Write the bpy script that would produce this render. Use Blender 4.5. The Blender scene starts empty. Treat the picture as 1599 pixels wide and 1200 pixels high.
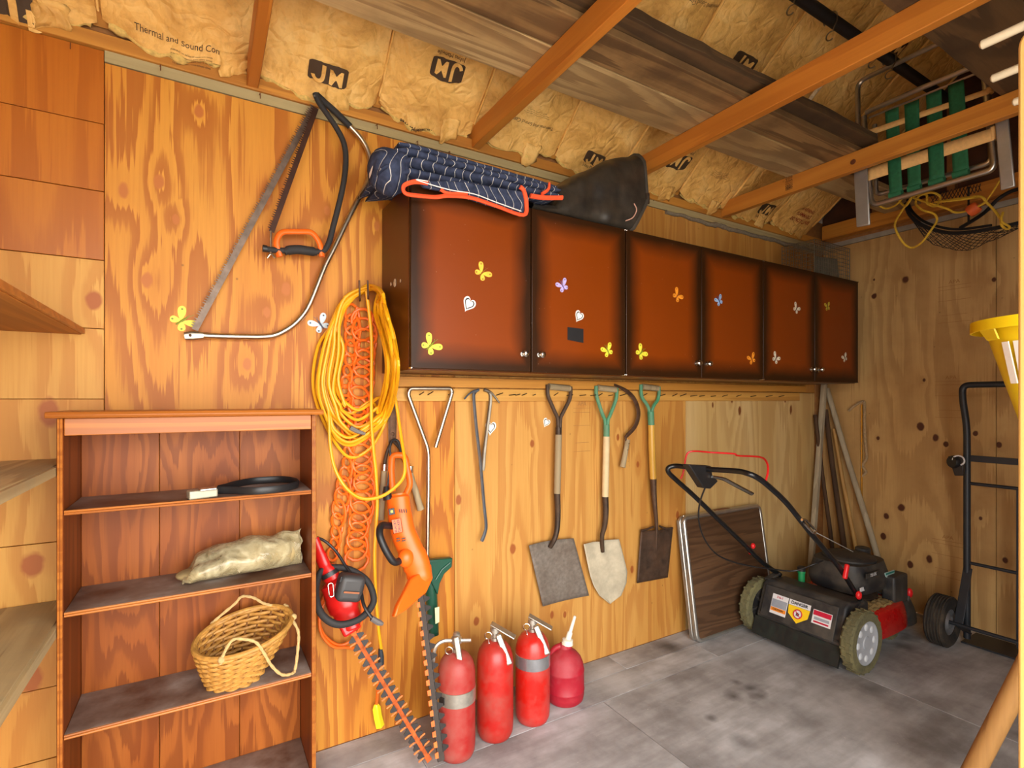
import bpy, bmesh, math, random
from mathutils import Vector, Matrix, noise as mnoise
random.seed(7)
SC = bpy.context.scene
COL = SC.collection
V = Vector

# ---------------------------------------------------------------- camera
TH = math.radians(30.7); CT, ST = math.cos(TH), math.sin(TH)
FPX, CX, HY = 807.0, 799.5, 625.0
CAM = V((0.0, -2.085, 1.35))
cam_d = bpy.data.cameras.new('camera'); cam = bpy.data.objects.new('camera', cam_d); COL.objects.link(cam)
cam.location = CAM; cam.rotation_euler = (math.pi/2, 0, -TH)
cam_d.sensor_width = 36.0; cam_d.lens = FPX/1599*36; cam_d.shift_y = 25/1599; cam_d.clip_start = 0.02
SC.camera = cam

# ---------------------------------------------------------------- daylight
world = bpy.data.worlds.new('world'); SC.world = world; world.use_nodes = True
bg = world.node_tree.nodes['Background']; bg.inputs[0].default_value = (1.0, 0.985, 0.95, 1); bg.inputs[1].default_value = 5.0
# the doorway that the picture is taken through: a portal that guides sky light into the shed
pl = bpy.data.lights.new('doorway_portal', 'AREA'); pl.shape = 'RECTANGLE'; pl.size = 2.5; pl.size_y = 2.2
pl.cycles.is_portal = True
plo = bpy.data.objects.new('doorway_portal', pl); COL.objects.link(plo)
plo.location = (0.27, -2.45, 1.1); plo.rotation_euler = (math.radians(90), 0, 0)   # emits towards +y
SC.view_settings.view_transform = 'Standard'; SC.view_settings.look = 'None'
SC.view_settings.gamma = 1.0; SC.view_settings.use_curve_mapping = False
SC.view_settings.exposure = 1.08

# ---------------------------------------------------------------- pixel -> place helpers (a known depth is always given)
def ray(px, py):
    u = (px-CX)/FPX; w = (HY-py)/FPX
    return V((u*CT+ST, CT-u*ST, w))
def W(px, py, off=0.0):           # on the plane parallel to the long wall, off metres in front of it
    d = ray(px, py); t = (-off-CAM.y)/d.y; return CAM+d*t
def XP(px, py, x):                # on a plane parallel to the end wall
    d = ray(px, py); t = (x-CAM.x)/d.x; return CAM+d*t
def ZP(px, py, z=0.0):            # on a level plane
    d = ray(px, py); t = (z-CAM.z)/d.z; return CAM+d*t

# ---------------------------------------------------------------- materials
def C(r, g, b):
    f = lambda c: (c/255/12.92) if c/255 <= .04045 else ((c/255+.055)/1.055)**2.4
    return (f(r), f(g), f(b), 1.0)
class G:
    def __init__(s, name, rough=.6, metal=0.0, spec=.5):
        s.m = bpy.data.materials.new(name); s.m.use_nodes = True; s.t = s.m.node_tree
        s.b = s.t.nodes['Principled BSDF']; s.b.inputs['Roughness'].default_value = rough
        s.b.inputs['Metallic'].default_value = metal; s.b.inputs['Specular IOR Level'].default_value = spec
    def put(s, sock, v):
        if isinstance(v, bpy.types.NodeSocket): s.t.links.new(v, sock)
        elif v is not None: sock.default_value = v
    def nd(s, typ, ins=None, out=0, **at):
        n = s.t.nodes.new('ShaderNode'+typ)
        for k, v in at.items(): setattr(n, k, v)
        for k, v in (ins or {}).items(): s.put(n.inputs[k], v)
        return n.outputs[out]
    def math(s, op, a, b=None, c=None, clamp=False):
        return s.nd('Math', {0: a, 1: b, 2: c}, operation=op, use_clamp=clamp)
    def vm(s, op, a, b=None, out=0): return s.nd('VectorMath', {0: a, 1: b}, out=out, operation=op)
    def mix(s, f, a, b, bt='MIX'): return s.nd('Mix', {0: f, 6: a, 7: b}, out=2, data_type='RGBA', blend_type=bt)
    def ramp(s, f, stops, out=0):
        n = s.t.nodes.new('ShaderNodeValToRGB'); e = n.color_ramp.elements
        while len(e) < len(stops): e.new(.5)
        for i, (p, c) in enumerate(stops):
            e[i].position = p; e[i].color = c if isinstance(c, tuple) else (c, c, c, 1)
        s.put(n.inputs[0], f); return n.outputs[out]
    def noise(s, vec, scale, detail=2.0, rough=.5, dist=0.0):
        return s.nd('TexNoise', {'Vector': vec, 'Scale': scale, 'Detail': detail, 'Roughness': rough, 'Distortion': dist})
    def co(s, rand=False, kind='Object'):
        c = s.nd('TexCoord', out={'Generated': 0, 'Object': 3}[kind])
        if rand:
            r = s.nd('ObjectInfo', out=5); c = s.vm('ADD', c, s.nd('CombineXYZ', {0: s.math('MULTIPLY', r, 31.7), 1: s.math('MULTIPLY', r, 17.3), 2: s.math('MULTIPLY', r, 53.1)}))
        return c
    def col(s, v): s.put(s.b.inputs['Base Color'], v); return s
    def rough(s, v): s.put(s.b.inputs['Roughness'], v); return s
    def bump(s, h, strength=.3, dist=.002):
        s.put(s.b.inputs['Normal'], s.nd('Bump', {'Height': h, 'Strength': strength, 'Distance': dist})); return s

MATS = {}
def plain(name, rgb, rough=.5, metal=0.0, var=.12, scale=18, bump=0.0, dirt=None, dirt_amt=.35, dirt_scale=7, spec=.5):
    if name in MATS: return MATS[name]
    g = G(name, rough, metal, spec); co = g.co(True)
    n = g.noise(co, scale, 4, .6)
    c = C(*rgb); k = 1-var; dk = (c[0]*k, c[1]*k, c[2]*k, 1); k = 1+var; lt = (min(1, c[0]*k), min(1, c[1]*k), min(1, c[2]*k), 1)
    colr = g.ramp(n, [(.3, dk), (.7, lt)])
    if dirt:
        d = g.ramp(g.noise(co, dirt_scale, 6, .65), [(.5-dirt_amt*.3, 0.0), (.5+.22, 1.0)])
        colr = g.mix(g.math('MULTIPLY', d, dirt_amt*1.6, clamp=True), colr, C(*dirt))
        g.rough(g.math('ADD', g.math('MULTIPLY', d, .3), rough, clamp=True))
    g.col(colr)
    if bump: g.bump(n, bump)
    MATS[name] = g.m; return g.m
WK = (.80, .82, .69)
def CW(r, g, b): c = C(r, g, b); return (c[0]*WK[0], c[1]*WK[1], c[2]*WK[2], 1.0)
def grain(name, light, dark, sv=(1.6, 1.6, .3), rings=11, contrast=.6, knots=(), kv=(1, 1, .6), knotcol=(88, 46, 18), rough=.55,
          fine=(110, 110, 3), tone=None, rand=True, bump=.12, spots=.0, spec=.4, stain=None, stain_amt=.4):
    """cut timber: contour lines of a stretched field make the growth rings, which wrap around the knots"""
    g = G(name, rough, 0, spec); co = g.co(rand)
    n = g.noise(g.vm('MULTIPLY', co, sv), 1.0, 2.0, .42)
    core = None
    if knots:
        ck = g.vm('MULTIPLY', g.co(False), kv); dm = None; wob = g.math('MULTIPLY', g.noise(co, 22, 2), .9)
        for (x, y, z, r) in knots:
            d = g.math('DIVIDE', g.vm('DISTANCE', ck, (x*kv[0], y*kv[1], z*kv[2]), out=1), r)
            dm = d if dm is None else g.math('MINIMUM', dm, d)
        near = g.math('DIVIDE', 1.0, g.math('ADD', 1.0, g.math('POWER', g.math('DIVIDE', dm, 3.0), 2.0)))
        n = g.math('ADD', n, g.math('MULTIPLY', near, .07))
        core = g.ramp(g.math('ADD', dm, wob), [(.0, 1.0), (.9, .9), (1.0, 0.0)]) if False else g.math('SUBTRACT', 1.45, g.math('ADD', dm, wob), clamp=True)
        core = g.math('MULTIPLY', core, 3.0, clamp=True)
    jag = g.math('MULTIPLY', g.math('SUBTRACT', g.noise(g.vm('MULTIPLY', co, fine), 1.0, 2, .6), .5), .06)
    saw = g.math('FRACT', g.math('MULTIPLY', g.math('ADD', n, jag), float(rings)))
    mask = g.ramp(saw, [(0, .0), (.4, .10), (.58, .85), (.92, 1.0), (1.0, .0)])
    fn = g.noise(g.vm('MULTIPLY', co, fine), 1.0, 3, .6)
    big = g.noise(g.vm('MULTIPLY', co, (sv[0]*.8+.3, sv[1]*.8+.3, sv[2]*.8+.3)), 1.0, 2, .5)
    L = CW(*light)
    base = L if tone is None else g.mix(g.ramp(big, [(.38, 0.0), (.62, 1.0)]), L, CW(*tone))
    c = g.mix(g.math('MULTIPLY', mask, contrast), base, CW(*dark))
    c = g.mix(g.math('MULTIPLY', g.ramp(fn, [(.35, 1.0), (.6, 0.0)]), .22), c, CW(*dark))
    if stain:
        st = g.ramp(g.noise(co, 3.1, 5, .62), [(.46, 0.0), (.68, 1.0)])
        c = g.mix(g.math('MULTIPLY', st, stain_amt), c, CW(*stain))
    if core is not None: c = g.mix(core, c, C(*knotcol))
    if spots:
        vz = g.nd('TexVoronoi', {'Vector': co, 'Scale': 9.0}, out=0)
        c = g.mix(g.math('MULTIPLY', g.ramp(vz, [(.02, 1.0), (.05, 0.0)]), spots), c, C(60, 38, 20))
    g.col(c).bump(fn, bump, .001)
    MATS[name] = g.m; return g.m

# ---------------------------------------------------------------- mesh helpers
def catmull(pts, n=6, closed=False):
    P = [V(p) for p in pts]; out = []; m = len(P)
    for i in range(m if closed else m-1):
        g = lambda k: P[k % m] if closed else P[max(0, min(m-1, k))]
        a, b, c, d = g(i-1), g(i), g(i+1), g(i+2)
        for j in range(n):
            t = j/n
            out.append(.5*((2*b)+(c-a)*t+(2*a-5*b+4*c-d)*t*t+(3*b-a-3*c+d)*t*t*t))
    if not closed: out.append(P[-1])
    return out
def fillet(pts, r, n=5, closed=False):
    """round the corners of a polyline"""
    P = [V(p) for p in pts]; out = []; m = len(P)
    for i in range(m):
        if not closed and i in (0, m-1): out.append(P[i]); continue
        a, b, c = P[i-1], P[i], P[(i+1) % m]
        rr = min(r, (a-b).length*.48, (c-b).length*.48)
        s = b+(a-b).normalized()*rr; e = b+(c-b).normalized()*rr
        for j in range(n+1):
            t = j/n; out.append(s*(1-t)**2+b*2*t*(1-t)+e*t*t)
    return out
class MB:
    def __init__(s): s.v = []; s.f = []
    def add(s, vs, fs):
        o = len(s.v); s.v += [V(x) for x in vs]; s.f += [tuple(i+o for i in f) for f in fs]; return s
    def box(s, c, size, R=None):
        c = V(c); hx, hy, hz = size[0]/2, size[1]/2, size[2]/2
        vs = [V((x, y, z)) for z in (-hz, hz) for y in (-hy, hy) for x in (-hx, hx)]
        if R is not None: vs = [R @ v for v in vs]
        return s.add([c+v for v in vs], [(0, 2, 3, 1), (4, 5, 7, 6), (0, 1, 5, 4), (2, 6, 7, 3), (0, 4, 6, 2), (1, 3, 7, 5)])
    def bb(s, lo, hi): return s.box([(a+b)/2 for a, b in zip(lo, hi)], [abs(b-a) for a, b in zip(lo, hi)])
    def bar(s, p0, p1, w, h, up=(0, 0, 1)):
        p0, p1 = V(p0), V(p1); d = (p1-p0).normalized(); sd = d.cross(V(up))
        if sd.length < 1e-5: sd = d.cross(V((0, 1, 0)))
        sd.normalize(); u = sd.cross(d)
        vs = [p+sd*a*w/2+u*b*h/2 for p in (p0, p1) for a, b in ((-1, -1), (1, -1), (1, 1), (-1, 1))]
        return s.add(vs, [(0, 1, 2, 3), (7, 6, 5, 4), (0, 4, 5, 1), (1, 5, 6, 2), (2, 6, 7, 3), (3, 7, 4, 0)])
    def tube(s, pts, r, n=8, closed=False, flat=1.0, up=None):
        P = [V(p) for p in pts]; m = len(P); vs = []; fs = []; prev = None
        for i in range(m):
            if closed: t = P[(i+1) % m]-P[i-1]
            else: t = P[min(m-1, i+1)]-P[max(0, i-1)]
            if t.length < 1e-9: t = V((0, 0, 1))
            t.normalize()
            if up is not None:
                b = t.cross(V(up)); b = b if b.length > 1e-4 else t.orthogonal(); b.normalize(); a = b.cross(t)
            elif prev is None: a = t.orthogonal().normalized(); b = t.cross(a)
            else:
                a = prev-t*prev.dot(t); a = a if a.length > 1e-6 else t.orthogonal(); a.normalize(); b = t.cross(a)
            prev = a; rr = r[i] if isinstance(r, (list, tuple)) else r
            for k in range(n):
                an = 2*math.pi*k/n; vs.append(P[i]+a*math.cos(an)*rr*flat+b*math.sin(an)*rr)
        for i in range(m if closed else m-1):
            j = (i+1) % m
            for k in range(n):
                l = (k+1) % n; fs.append((i*n+k, i*n+l, j*n+l, j*n+k))
        if not closed: fs.append(tuple(range(n-1, -1, -1))); fs.append(tuple((m-1)*n+k for k in range(n)))
        return s.add(vs, fs)
    def lathe(s, base, axis, prof, n=24, a0=0, cap=True):
        base = V(base); ax = V(axis).normalized(); a = ax.orthogonal().normalized(); b = ax.cross(a); vs = []; fs = []
        for (r, h) in prof:
            for k in range(n):
                an = a0+2*math.pi*k/n; vs.append(base+ax*h+(a*math.cos(an)+b*math.sin(an))*max(r, 1e-5))
        for i in range(len(prof)-1):
            for k in range(n):
                l = (k+1) % n; fs.append((i*n+k, i*n+l, (i+1)*n+l, (i+1)*n+k))
        if cap: fs.append(tuple(range(n-1, -1, -1))); fs.append(tuple((len(prof)-1)*n+k for k in range(n)))
        return s.add(vs, fs)
    def prism(s, poly, vec):
        P = [V(p) for p in poly]; e = V(vec); m = len(P)
        fs = [tuple(range(m)), tuple(range(2*m-1, m-1, -1))]+[(i, i+m, (i+1) % m+m, (i+1) % m) for i in range(m)]
        return s.add(P+[p+e for p in P], fs)
    def grid(s, fn, nu, nv, cu=False):
        vs = [fn(i/nu, j/nv) for j in range(nv+1) for i in range(nu if cu else nu+1)]; w = nu if cu else nu+1; fs = []
        for j in range(nv):
            for i in range(nu):
                k = (i+1) % w; fs.append((j*w+i, j*w+k, (j+1)*w+k, (j+1)*w+i))
        return s.add(vs, fs)
    def ball(s, c, r, n=12, m=8):
        r = r if isinstance(r, (tuple, list)) else (r, r, r); c = V(c)
        pr = [(max(1e-4, math.sin(math.pi*i/m)), -math.cos(math.pi*i/m)) for i in range(m+1)]
        o = len(s.v); s.lathe((0, 0, 0), (0, 0, 1), pr, n)
        for i in range(o, len(s.v)): q = s.v[i]; s.v[i] = c+V((q.x*r[0], q.y*r[1], q.z*r[2]))
        return s
    def build(s, name, mat, parent=None, smooth=True, angle=38, bevel=0.0, solid=0.0, loc=None, sub=0, seg=2):
        base = V((0, 0, 0))
        if parent is not None:
            q = parent
            while q is not None: base += q.location; q = q.parent
        elif loc is not None: base = V(loc)
        me = bpy.data.meshes.new(name); me.from_pydata([tuple(v-base) for v in s.v], [], s.f); me.validate()
        bm = bmesh.new(); bm.from_mesh(me); bmesh.ops.recalc_face_normals(bm, faces=bm.faces); bm.to_mesh(me); bm.free()
        if smooth:
            me.polygons.foreach_set('use_smooth', [True]*len(me.polygons)); me.set_sharp_from_angle(angle=math.radians(angle))
        for m in (mat if isinstance(mat, (list, tuple)) else [mat]): me.materials.append(m)
        o = bpy.data.objects.new(name, me); COL.objects.link(o)
        if parent is not None: o.parent = parent
        elif loc is not None: o.location = loc
        if solid: md = o.modifiers.new('solid', 'SOLIDIFY'); md.thickness = solid; md.offset = 0
        if bevel: md = o.modifiers.new('bevel', 'BEVEL'); md.width = bevel; md.segments = seg; md.limit_method = 'ANGLE'; md.angle_limit = math.radians(40)
        if sub: md = o.modifiers.new('sub', 'SUBSURF'); md.levels = sub; md.render_levels = sub
        return o
def tag(o, label=None, cat=None, group=None, kind=None):
    if label: o['label'] = label
    if cat: o['category'] = cat
    if group: o['group'] = group
    if kind: o['kind'] = kind
    return o
def thing(name, label, cat, loc=(0, 0, 0), group=None):
    o = bpy.data.objects.new(name, None); COL.objects.link(o); o.location = loc; o.empty_display_size = .05
    return tag(o, label, cat, group)
def struct(name, o_mb, mat, **k): return tag(o_mb.build(name, mat, **k), kind='structure')
def text_pts(txt, size, bold=False):
    """flat outline mesh (verts, faces) of a word, centred, in metres"""
    cu = bpy.data.curves.new('txt', 'FONT'); cu.body = txt; cu.size = size; cu.align_x = 'CENTER'; cu.align_y = 'CENTER'
    cu.resolution_u = 3
    if bold: cu.offset = size*.025
    ob = bpy.data.objects.new('txt', cu); me = bpy.data.meshes.new_from_object(ob)
    vs = [v.co.copy() for v in me.vertices]; fs = [tuple(p.vertices) for p in me.polygons]
    bpy.data.objects.remove(ob); bpy.data.meshes.remove(me); bpy.data.curves.remove(cu); return vs, fs
def text_on(mb, txt, size, o, rt, up, nrm=None, bold=False):
    o, rt, up = V(o), V(rt).normalized(), V(up).normalized(); vs, fs = text_pts(txt, size, bold)
    mb.add([o+rt*v.x+up*v.y for v in vs], fs); return mb
def nz(x, y=0.0, z=0.0): return mnoise.noise(V((x, y, z)))

# ================================================================ the shed
XW, DEP, XL = 3.875, 2.44, -1.0          # end wall, depth of the shed, left wall
def wp(px, py, r): p = W(px, py); return (p.x, 0.0, p.z, r)
def xp(px, py, r): p = XP(px, py, XW); return (XW, p.y, p.z, r)
M_strip = grain('ply_strip', (228, 168, 88), (190, 114, 42), sv=(2.2, 1, .22), rings=13, contrast=.5, knots=[wp(27, 75, .012), wp(108, 94, .013), wp(155, 123, .013), wp(78, 158, .012), wp(65, 202, .012), wp(48, 365, .012), wp(148, 366, .013), wp(147, 468, .022), wp(50, 884, .03), wp(75, 645, .03), wp(47, 1062, .03)], tone=(216, 146, 66), knotcol=(164, 92, 42), rand=True)
M_strip2 = grain('ply_strip_orange', (206, 124, 40), (164, 82, 20), sv=(2.6, 1, .22), rings=13, contrast=.5, tone=(198, 112, 34), rough=.4)  # upper strips: a darker, deeper orange than the lower ones
M_plyA = grain('ply_cathedral', (230, 158, 62), (172, 90, 20), sv=(3.0, 1, .42), rings=16, contrast=.8,
    knots=[wp(310, 174, .016), wp(248, 284, .017), wp(193, 298, .017), wp(274, 342, .012), wp(230, 438, .018), wp(418, 310, .015), wp(447, 452, .018), wp(417, 487, .015), wp(386, 569, .016), wp(511, 330, .014), wp(588, 352, .014), wp(717, 782, .02), wp(745, 660, .01)],
    tone=(216, 138, 46), knotcol=(178, 104, 44), rand=False, spots=.5)
M_plyB = grain('ply_straight', (222, 164, 92), (178, 106, 46), sv=(4.5, 1, .28), rings=12, contrast=.48,
    knots=[wp(831, 693, .014), wp(716, 781, .016), wp(801, 858, .017), wp(965, 683, .012), wp(996, 725, .012), wp(1058, 805, .016), wp(987, 890, .014), wp(862, 961, .014), wp(882, 961, .012), wp(744, 970, .015)],
    tone=(210, 148, 74), knotcol=(150, 82, 34), rand=False, spots=.4)
M_plyC = grain('ply_pale', (230, 194, 144), (190, 144, 92), sv=(3.6, 1, .42), rings=11, contrast=.5,
    knots=[wp(1155, 642, .016), wp(1235, 640, .016), wp(1143, 625, .012), wp(1113, 633, .01), wp(1226, 625, .01)], kv=(1, 1, .45), tone=(220, 180, 124), knotcol=(120, 66, 28), rand=False, spots=.4)
M_plyE = grain('ply_end_wall', (216, 174, 122), (168, 122, 76), sv=(1, 2.6, .5), rings=11, contrast=.5,
    knots=[xp(1437, 666, .022), xp(1461, 684, .02), xp(1477, 694, .015), xp(1371, 685, .012), xp(1407, 793, .021), xp(1384, 806, .018), xp(1379, 838, .018), xp(1414, 437, .022), xp(1365, 463, .018), xp(1523, 677, .014), xp(1560, 695, .014), xp(1451, 874, .02), xp(1421, 882, .02), xp(1443, 594, .01), xp(1365, 437, .008), xp(1552, 437, .012), xp(1531, 810, .01), xp(1569, 876, .016)],
    kv=(1, 1, .75), tone=(204, 160, 108), knotcol=(78, 38, 16), rand=False, spots=.5, stain=(140, 92, 48), stain_amt=.3)
M_frame = plain('stud_wood', (150, 100, 52), .7, var=.2, scale=30)
M_plate = grain('plate_wood', (218, 150, 68), (160, 94, 36), sv=(.25, 3, 7), rings=7, contrast=.5, fine=(3, 110, 110), rough=.6)
M_pale = grain('pale_plate', (188, 168, 130), (140, 120, 92), sv=(.25, 3, 7), rings=5, contrast=.35, fine=(3, 110, 110), rough=.75)
M_beam = grain('beam_wood', (222, 148, 66), (172, 94, 34), sv=(6, .3, 6), rings=6, contrast=.42, fine=(110, 3, 110), rough=.45, tone=(212, 132, 54), spots=.35)
M_plank = grain('plank_weathered', (170, 130, 88), (92, 64, 40), sv=(.5, 5, 6), rings=9, contrast=.7, fine=(3, 110, 110), rough=.8, tone=(138, 100, 62), stain=(70, 46, 28), stain_amt=.55)
M_plankpale = grain('plank_pale', (214, 180, 136), (138, 102, 70), sv=(.7, 5, 6), rings=9, contrast=.62, fine=(3, 110, 110), rough=.8, tone=(190, 150, 104), stain=(112, 92, 72), stain_amt=.4)
M_plankdark = grain('plank_dark', (112, 82, 54), (60, 42, 28), sv=(.5, 5, 6), rings=7, contrast=.6, fine=(3, 110, 110), rough=.85, stain=(52, 34, 22), stain_amt=.6)
M_gable = plain('gable_dark_wood', (74, 40, 18), .85, var=.3, scale=12)

def mat_floor():
    g = G('floor_grey', .7, 0, .35); co = g.co(True)
    gr = g.noise(g.vm('MULTIPLY', co, (2.5, 14, 1)), 1.0, 4, .6)
    n = g.noise(co, 2.2, 6, .62)
    c = g.ramp(n, [(.32, C(126, 123, 122)), (.5, C(176, 175, 176)), (.68, C(212, 213, 216))])
    c = g.mix(g.math('MULTIPLY', g.ramp(gr, [(.4, 1.0), (.62, 0.0)]), .35), c, C(112, 106, 102))
    d = g.ramp(g.noise(co, 4.7, 3, .5), [(.62, 0.0), (.78, 1.0)])
    c = g.mix(g.math('MULTIPLY', d, .75), c, C(84, 80, 78))
    s = g.ramp(g.noise(co, 60, 3, .6), [(.70, 0.0), (.76, 1.0)])
    c = g.mix(g.math('MULTIPLY', s, .5), c, C(222, 216, 206))
    ow = g.co(False); wob = g.math('MULTIPLY', g.noise(ow, 9, 4, .6), .9)
    for (px, py, r, k) in ((1045, 1010, .085, .75), (1150, 1066, .03, .6), (1172, 1075, .03, .6), (1145, 1088, .045, .7), (880, 1085, .05, .4), (1160, 1160, .06, .5), (1110, 1122, .03, .6)):
        q = ZP(px, py); d = g.math('DIVIDE', g.vm('DISTANCE', ow, (q.x, q.y, 0), out=1), r)
        c = g.mix(g.math('MULTIPLY', g.math('SUBTRACT', 1.6, g.math('ADD', d, wob), clamp=True), k), c, C(58, 52, 48))
    for (px, py, r, k) in ((1180, 1010, .16, .5), (1330, 1110, .22, .35), (960, 1060, .14, .35)):
        q = ZP(px, py); d = g.math('DIVIDE', g.vm('DISTANCE', ow, (q.x, q.y, 0), out=1), r)
        c = g.mix(g.math('MULTIPLY', g.math('SUBTRACT', 1.5, g.math('ADD', d, wob), clamp=True), k), c, C(226, 226, 228))
    g.col(c).bump(n, .15, .002); g.rough(g.math('ADD', .5, g.math('MULTIPLY', n, .35)))
    return g.m
M_floor = mat_floor()

# ---- floor: slab with boards and sheets laid on it
fl = struct('floor', MB().bb((XL, -DEP, -.12), (XW, 0, -.014)), M_frame)
def fpan(x0, x1, d0, d1):
    MB().bb((x0+.0012, -d1+.0012, -.013), (x1-.0012, -d0-.0012, 0)).build('floor_panel', M_floor, fl, bevel=.001, seg=1)
for x0, x1 in ((XL, .2), (.2, 1.82), (1.82, 3.1), (3.1, XW)):
    fpan(x0, x1, 0, .15); fpan(x0+(.5 if x0 > XL else 0), min(x1+.5, XW), .15, .305)
for x0, x1 in ((XL, .31), (.31, 1.53), (1.53, 2.75), (2.75, XW)):
    fpan(x0, x1, .305, 1.525); fpan(x0, x1, 1.525, DEP)
# ---- long wall with its plywood
wb = struct('wall_back', MB().bb((XL, .014, -.12), (XW+.1, .058, 2.645)), M_frame)
def wpan(x0, x1, z0, z1, m, y=0.0):
    return MB().bb((x0+.0012, y, z0+.0012), (x1-.0012, .014, z1-.0012)).build('plywood_panel', m, wb, bevel=.001, seg=1)
zs = [0, .25, .469, .69, .913, 1.13, 1.353, 1.577, 1.796, 2.016, 2.232, 2.467]
for a, b in zip(zs, zs[1:]): wpan(XL, -.277, a, b, M_strip2 if a > 1.7 else M_strip, y=.0015*((int(a*100)) % 2))
wpan(-.277, .945, 0, 2.43, M_plyA); wpan(.945, 2.423, 0, 2.43, M_plyB); wpan(2.423, 3.77, 0, 1.40, M_plyC); wpan(2.423, 3.77, 1.40, 2.43, M_plyB)
wpan(3.77, XW, 0, 2.43, M_frame, y=-.004)
struct('trim_1', MB().bb((-.276, -.002, 2.432), (XW, .06, 2.468)), M_pale)
pl_o = struct('trim_2', MB().bb((XL, -.012, 2.469), (XW-.04, .08, 2.515)), M_plate, bevel=.002)
for px, py in ((110, 70), (250, 104), (405, 148), (587, 196), (650, 222), (700, 238)):
    p = W(px, py, .012); MB().tube([p, p+V((.002, -.012, 0)), p+V((.002, -.014, -.02))], .0016, 6).build('nail', plain('rust_nail', (96, 52, 26), .8), pl_o)
# ---- end wall, gable above it
wr = struct('wall_right', MB().bb((XW+.014, -DEP, -.12), (XW+.1, .014, 2.53)), M_frame)
def rpan(d0, d1, z0, z1):
    MB().bb((XW, -d1+.0012, z0+.0012), (XW+.014, -d0-.0012, z1-.0012)).build('plywood_panel', M_plyE, wr, bevel=.001, seg=1)
rpan(0, .962, 0, 2.44); rpan(.962, 2.18, 0, 2.44); rpan(2.18, DEP, 0, 2.44)
struct('trim_3', MB().bb((XW-.002, -DEP, 2.442), (XW+.06, -.02, 2.474)), plain('grey_plate', (150, 142, 128), .8, var=.15))
struct('trim_4', MB().bb((XW-.05, -DEP, 2.50), (XW+.05, -.02, 2.60)), M_beam, bevel=.003)
PITCH, RZ = .77, 2.535
def R(b): return RZ+PITCH*b
GP = [(.013, 2.53), (.013, R(0)+.142), (-DEP/2, R(DEP/2)+.156), (-DEP, R(0)+.156), (-DEP, 2.53)]
gb = MB().prism([(XW+.02, a, b) for a, b in GP], (.08, 0, 0))
struct('wall_gable', gb, M_gable)
gs = bpy.data.objects['wall_gable']
for d in (.35, .76, 1.17, 1.58, 1.99):
    zt = R(min(d, DEP-d))
    MB().bb((XW-.02, -d-.019, 2.60), (XW+.02, -d+.019, zt)).build('gable_stud', M_frame, gs)
# ---- left wall, gable, front wall with the doorway, ground outside
struct('wall_left', MB().bb((XL-.1, -DEP, -.12), (XL, 0, 2.53)), M_strip)
struct('wall_left_gable', MB().prism([(XL, a, b) for a, b in GP], (-.08, 0, 0)), M_gable)
wf = MB().bb((1.52, -DEP-.1, -.12), (XW+.1, -DEP-.002, 2.60)); wf.bb((XL-.1, -DEP-.1, 2.2), (1.52, -DEP-.002, 2.60)); wf.bb((XL-.1, -DEP-.04, 2.60), (XW+.1, -DEP-.002, 2.66)); wf.bb((XL-.1, -DEP-.1, -.12), (-.98, -DEP, 2.2))
struct('wall_front', wf, M_plyE)
tag(MB().bb((-9, -14, -.25), (9, -DEP-.1, -.14)).build('ground', plain('ground_outside', (196, 190, 180), .9)), kind='structure')
# ---- roof deck and rafters
ce = MB(); ry = -DEP/2; rz = R(DEP/2)+.16
ce.prism([(XL-.1, .12, R(-.12)+.16), (XL-.1, ry, rz), (XL-.1, ry, rz+.03), (XL-.1, .12, R(-.12)+.19)], (XW-XL+.2, 0, 0))
ce.prism([(XL-.1, -DEP-.12, R(-.12)+.16), (XL-.1, ry, rz), (XL-.1, ry, rz+.03), (XL-.1, -DEP-.12, R(-.12)+.19)], (XW-XL+.2, 0, 0))
struct('ceiling', ce, M_plankdark)
SEAM = [-1.0, -.72, -.285, .15, .596, 1.02, 1.467, 1.885, 2.337, 2.76, 3.22, 3.66]
for x in SEAM[1:]:
    m = MB(); m.prism([(x-.019, -.0, R(0)+.004), (x-.019, ry, R(DEP/2)+.004), (x-.019, ry, rz), (x-.019, 0, R(0)+.16)], (.038, 0, 0))
    m.build('rafter', M_plate, bpy.data.objects['ceiling'])

# ---- insulation batts between the rafters
def mat_kraft():
    g = G('kraft_paper', .62, 0, .35); co = g.co(True)
    n = g.noise(co, 6, 6, .62, .6); n2 = g.noise(co, 42, 4, .6)
    c = g.ramp(n, [(.25, C(186, 134, 62)), (.5, C(228, 178, 98)), (.75, C(242, 202, 128))])
    c = g.mix(g.math('MULTIPLY', g.ramp(n2, [(.3, 1.0), (.5, 0.0)]), .25), c, C(150, 98, 40))
    w = g.nd('TexVoronoi', {'Vector': g.vm('ADD', co, g.vm('MULTIPLY', g.nd('TexNoise', {'Vector': co, 'Scale': 7.0}, out=1), (.25, .25, .25))), 'Scale': 13.0}, feature='DISTANCE_TO_EDGE')
    h = g.math('ADD', g.math('MULTIPLY', n, .6), g.math('MULTIPLY', g.math('MINIMUM', w, .25), .8))
    g.col(c).bump(h, .85, .022); return g.m
M_kraft = mat_kraft()
M_ink = plain('print_ink', (66, 46, 26), .8, var=.1); M_inkred = plain('print_ink_red', (150, 52, 20), .8, var=.1)
M_fibre = plain('fibreglass', (206, 172, 96), .95, var=.3, scale=60, bump=.8)
M_tear = plain('torn_paper', (200, 150, 76), .8, var=.2, scale=40, bump=.4)
BMAX = DEP/2-.02
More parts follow.
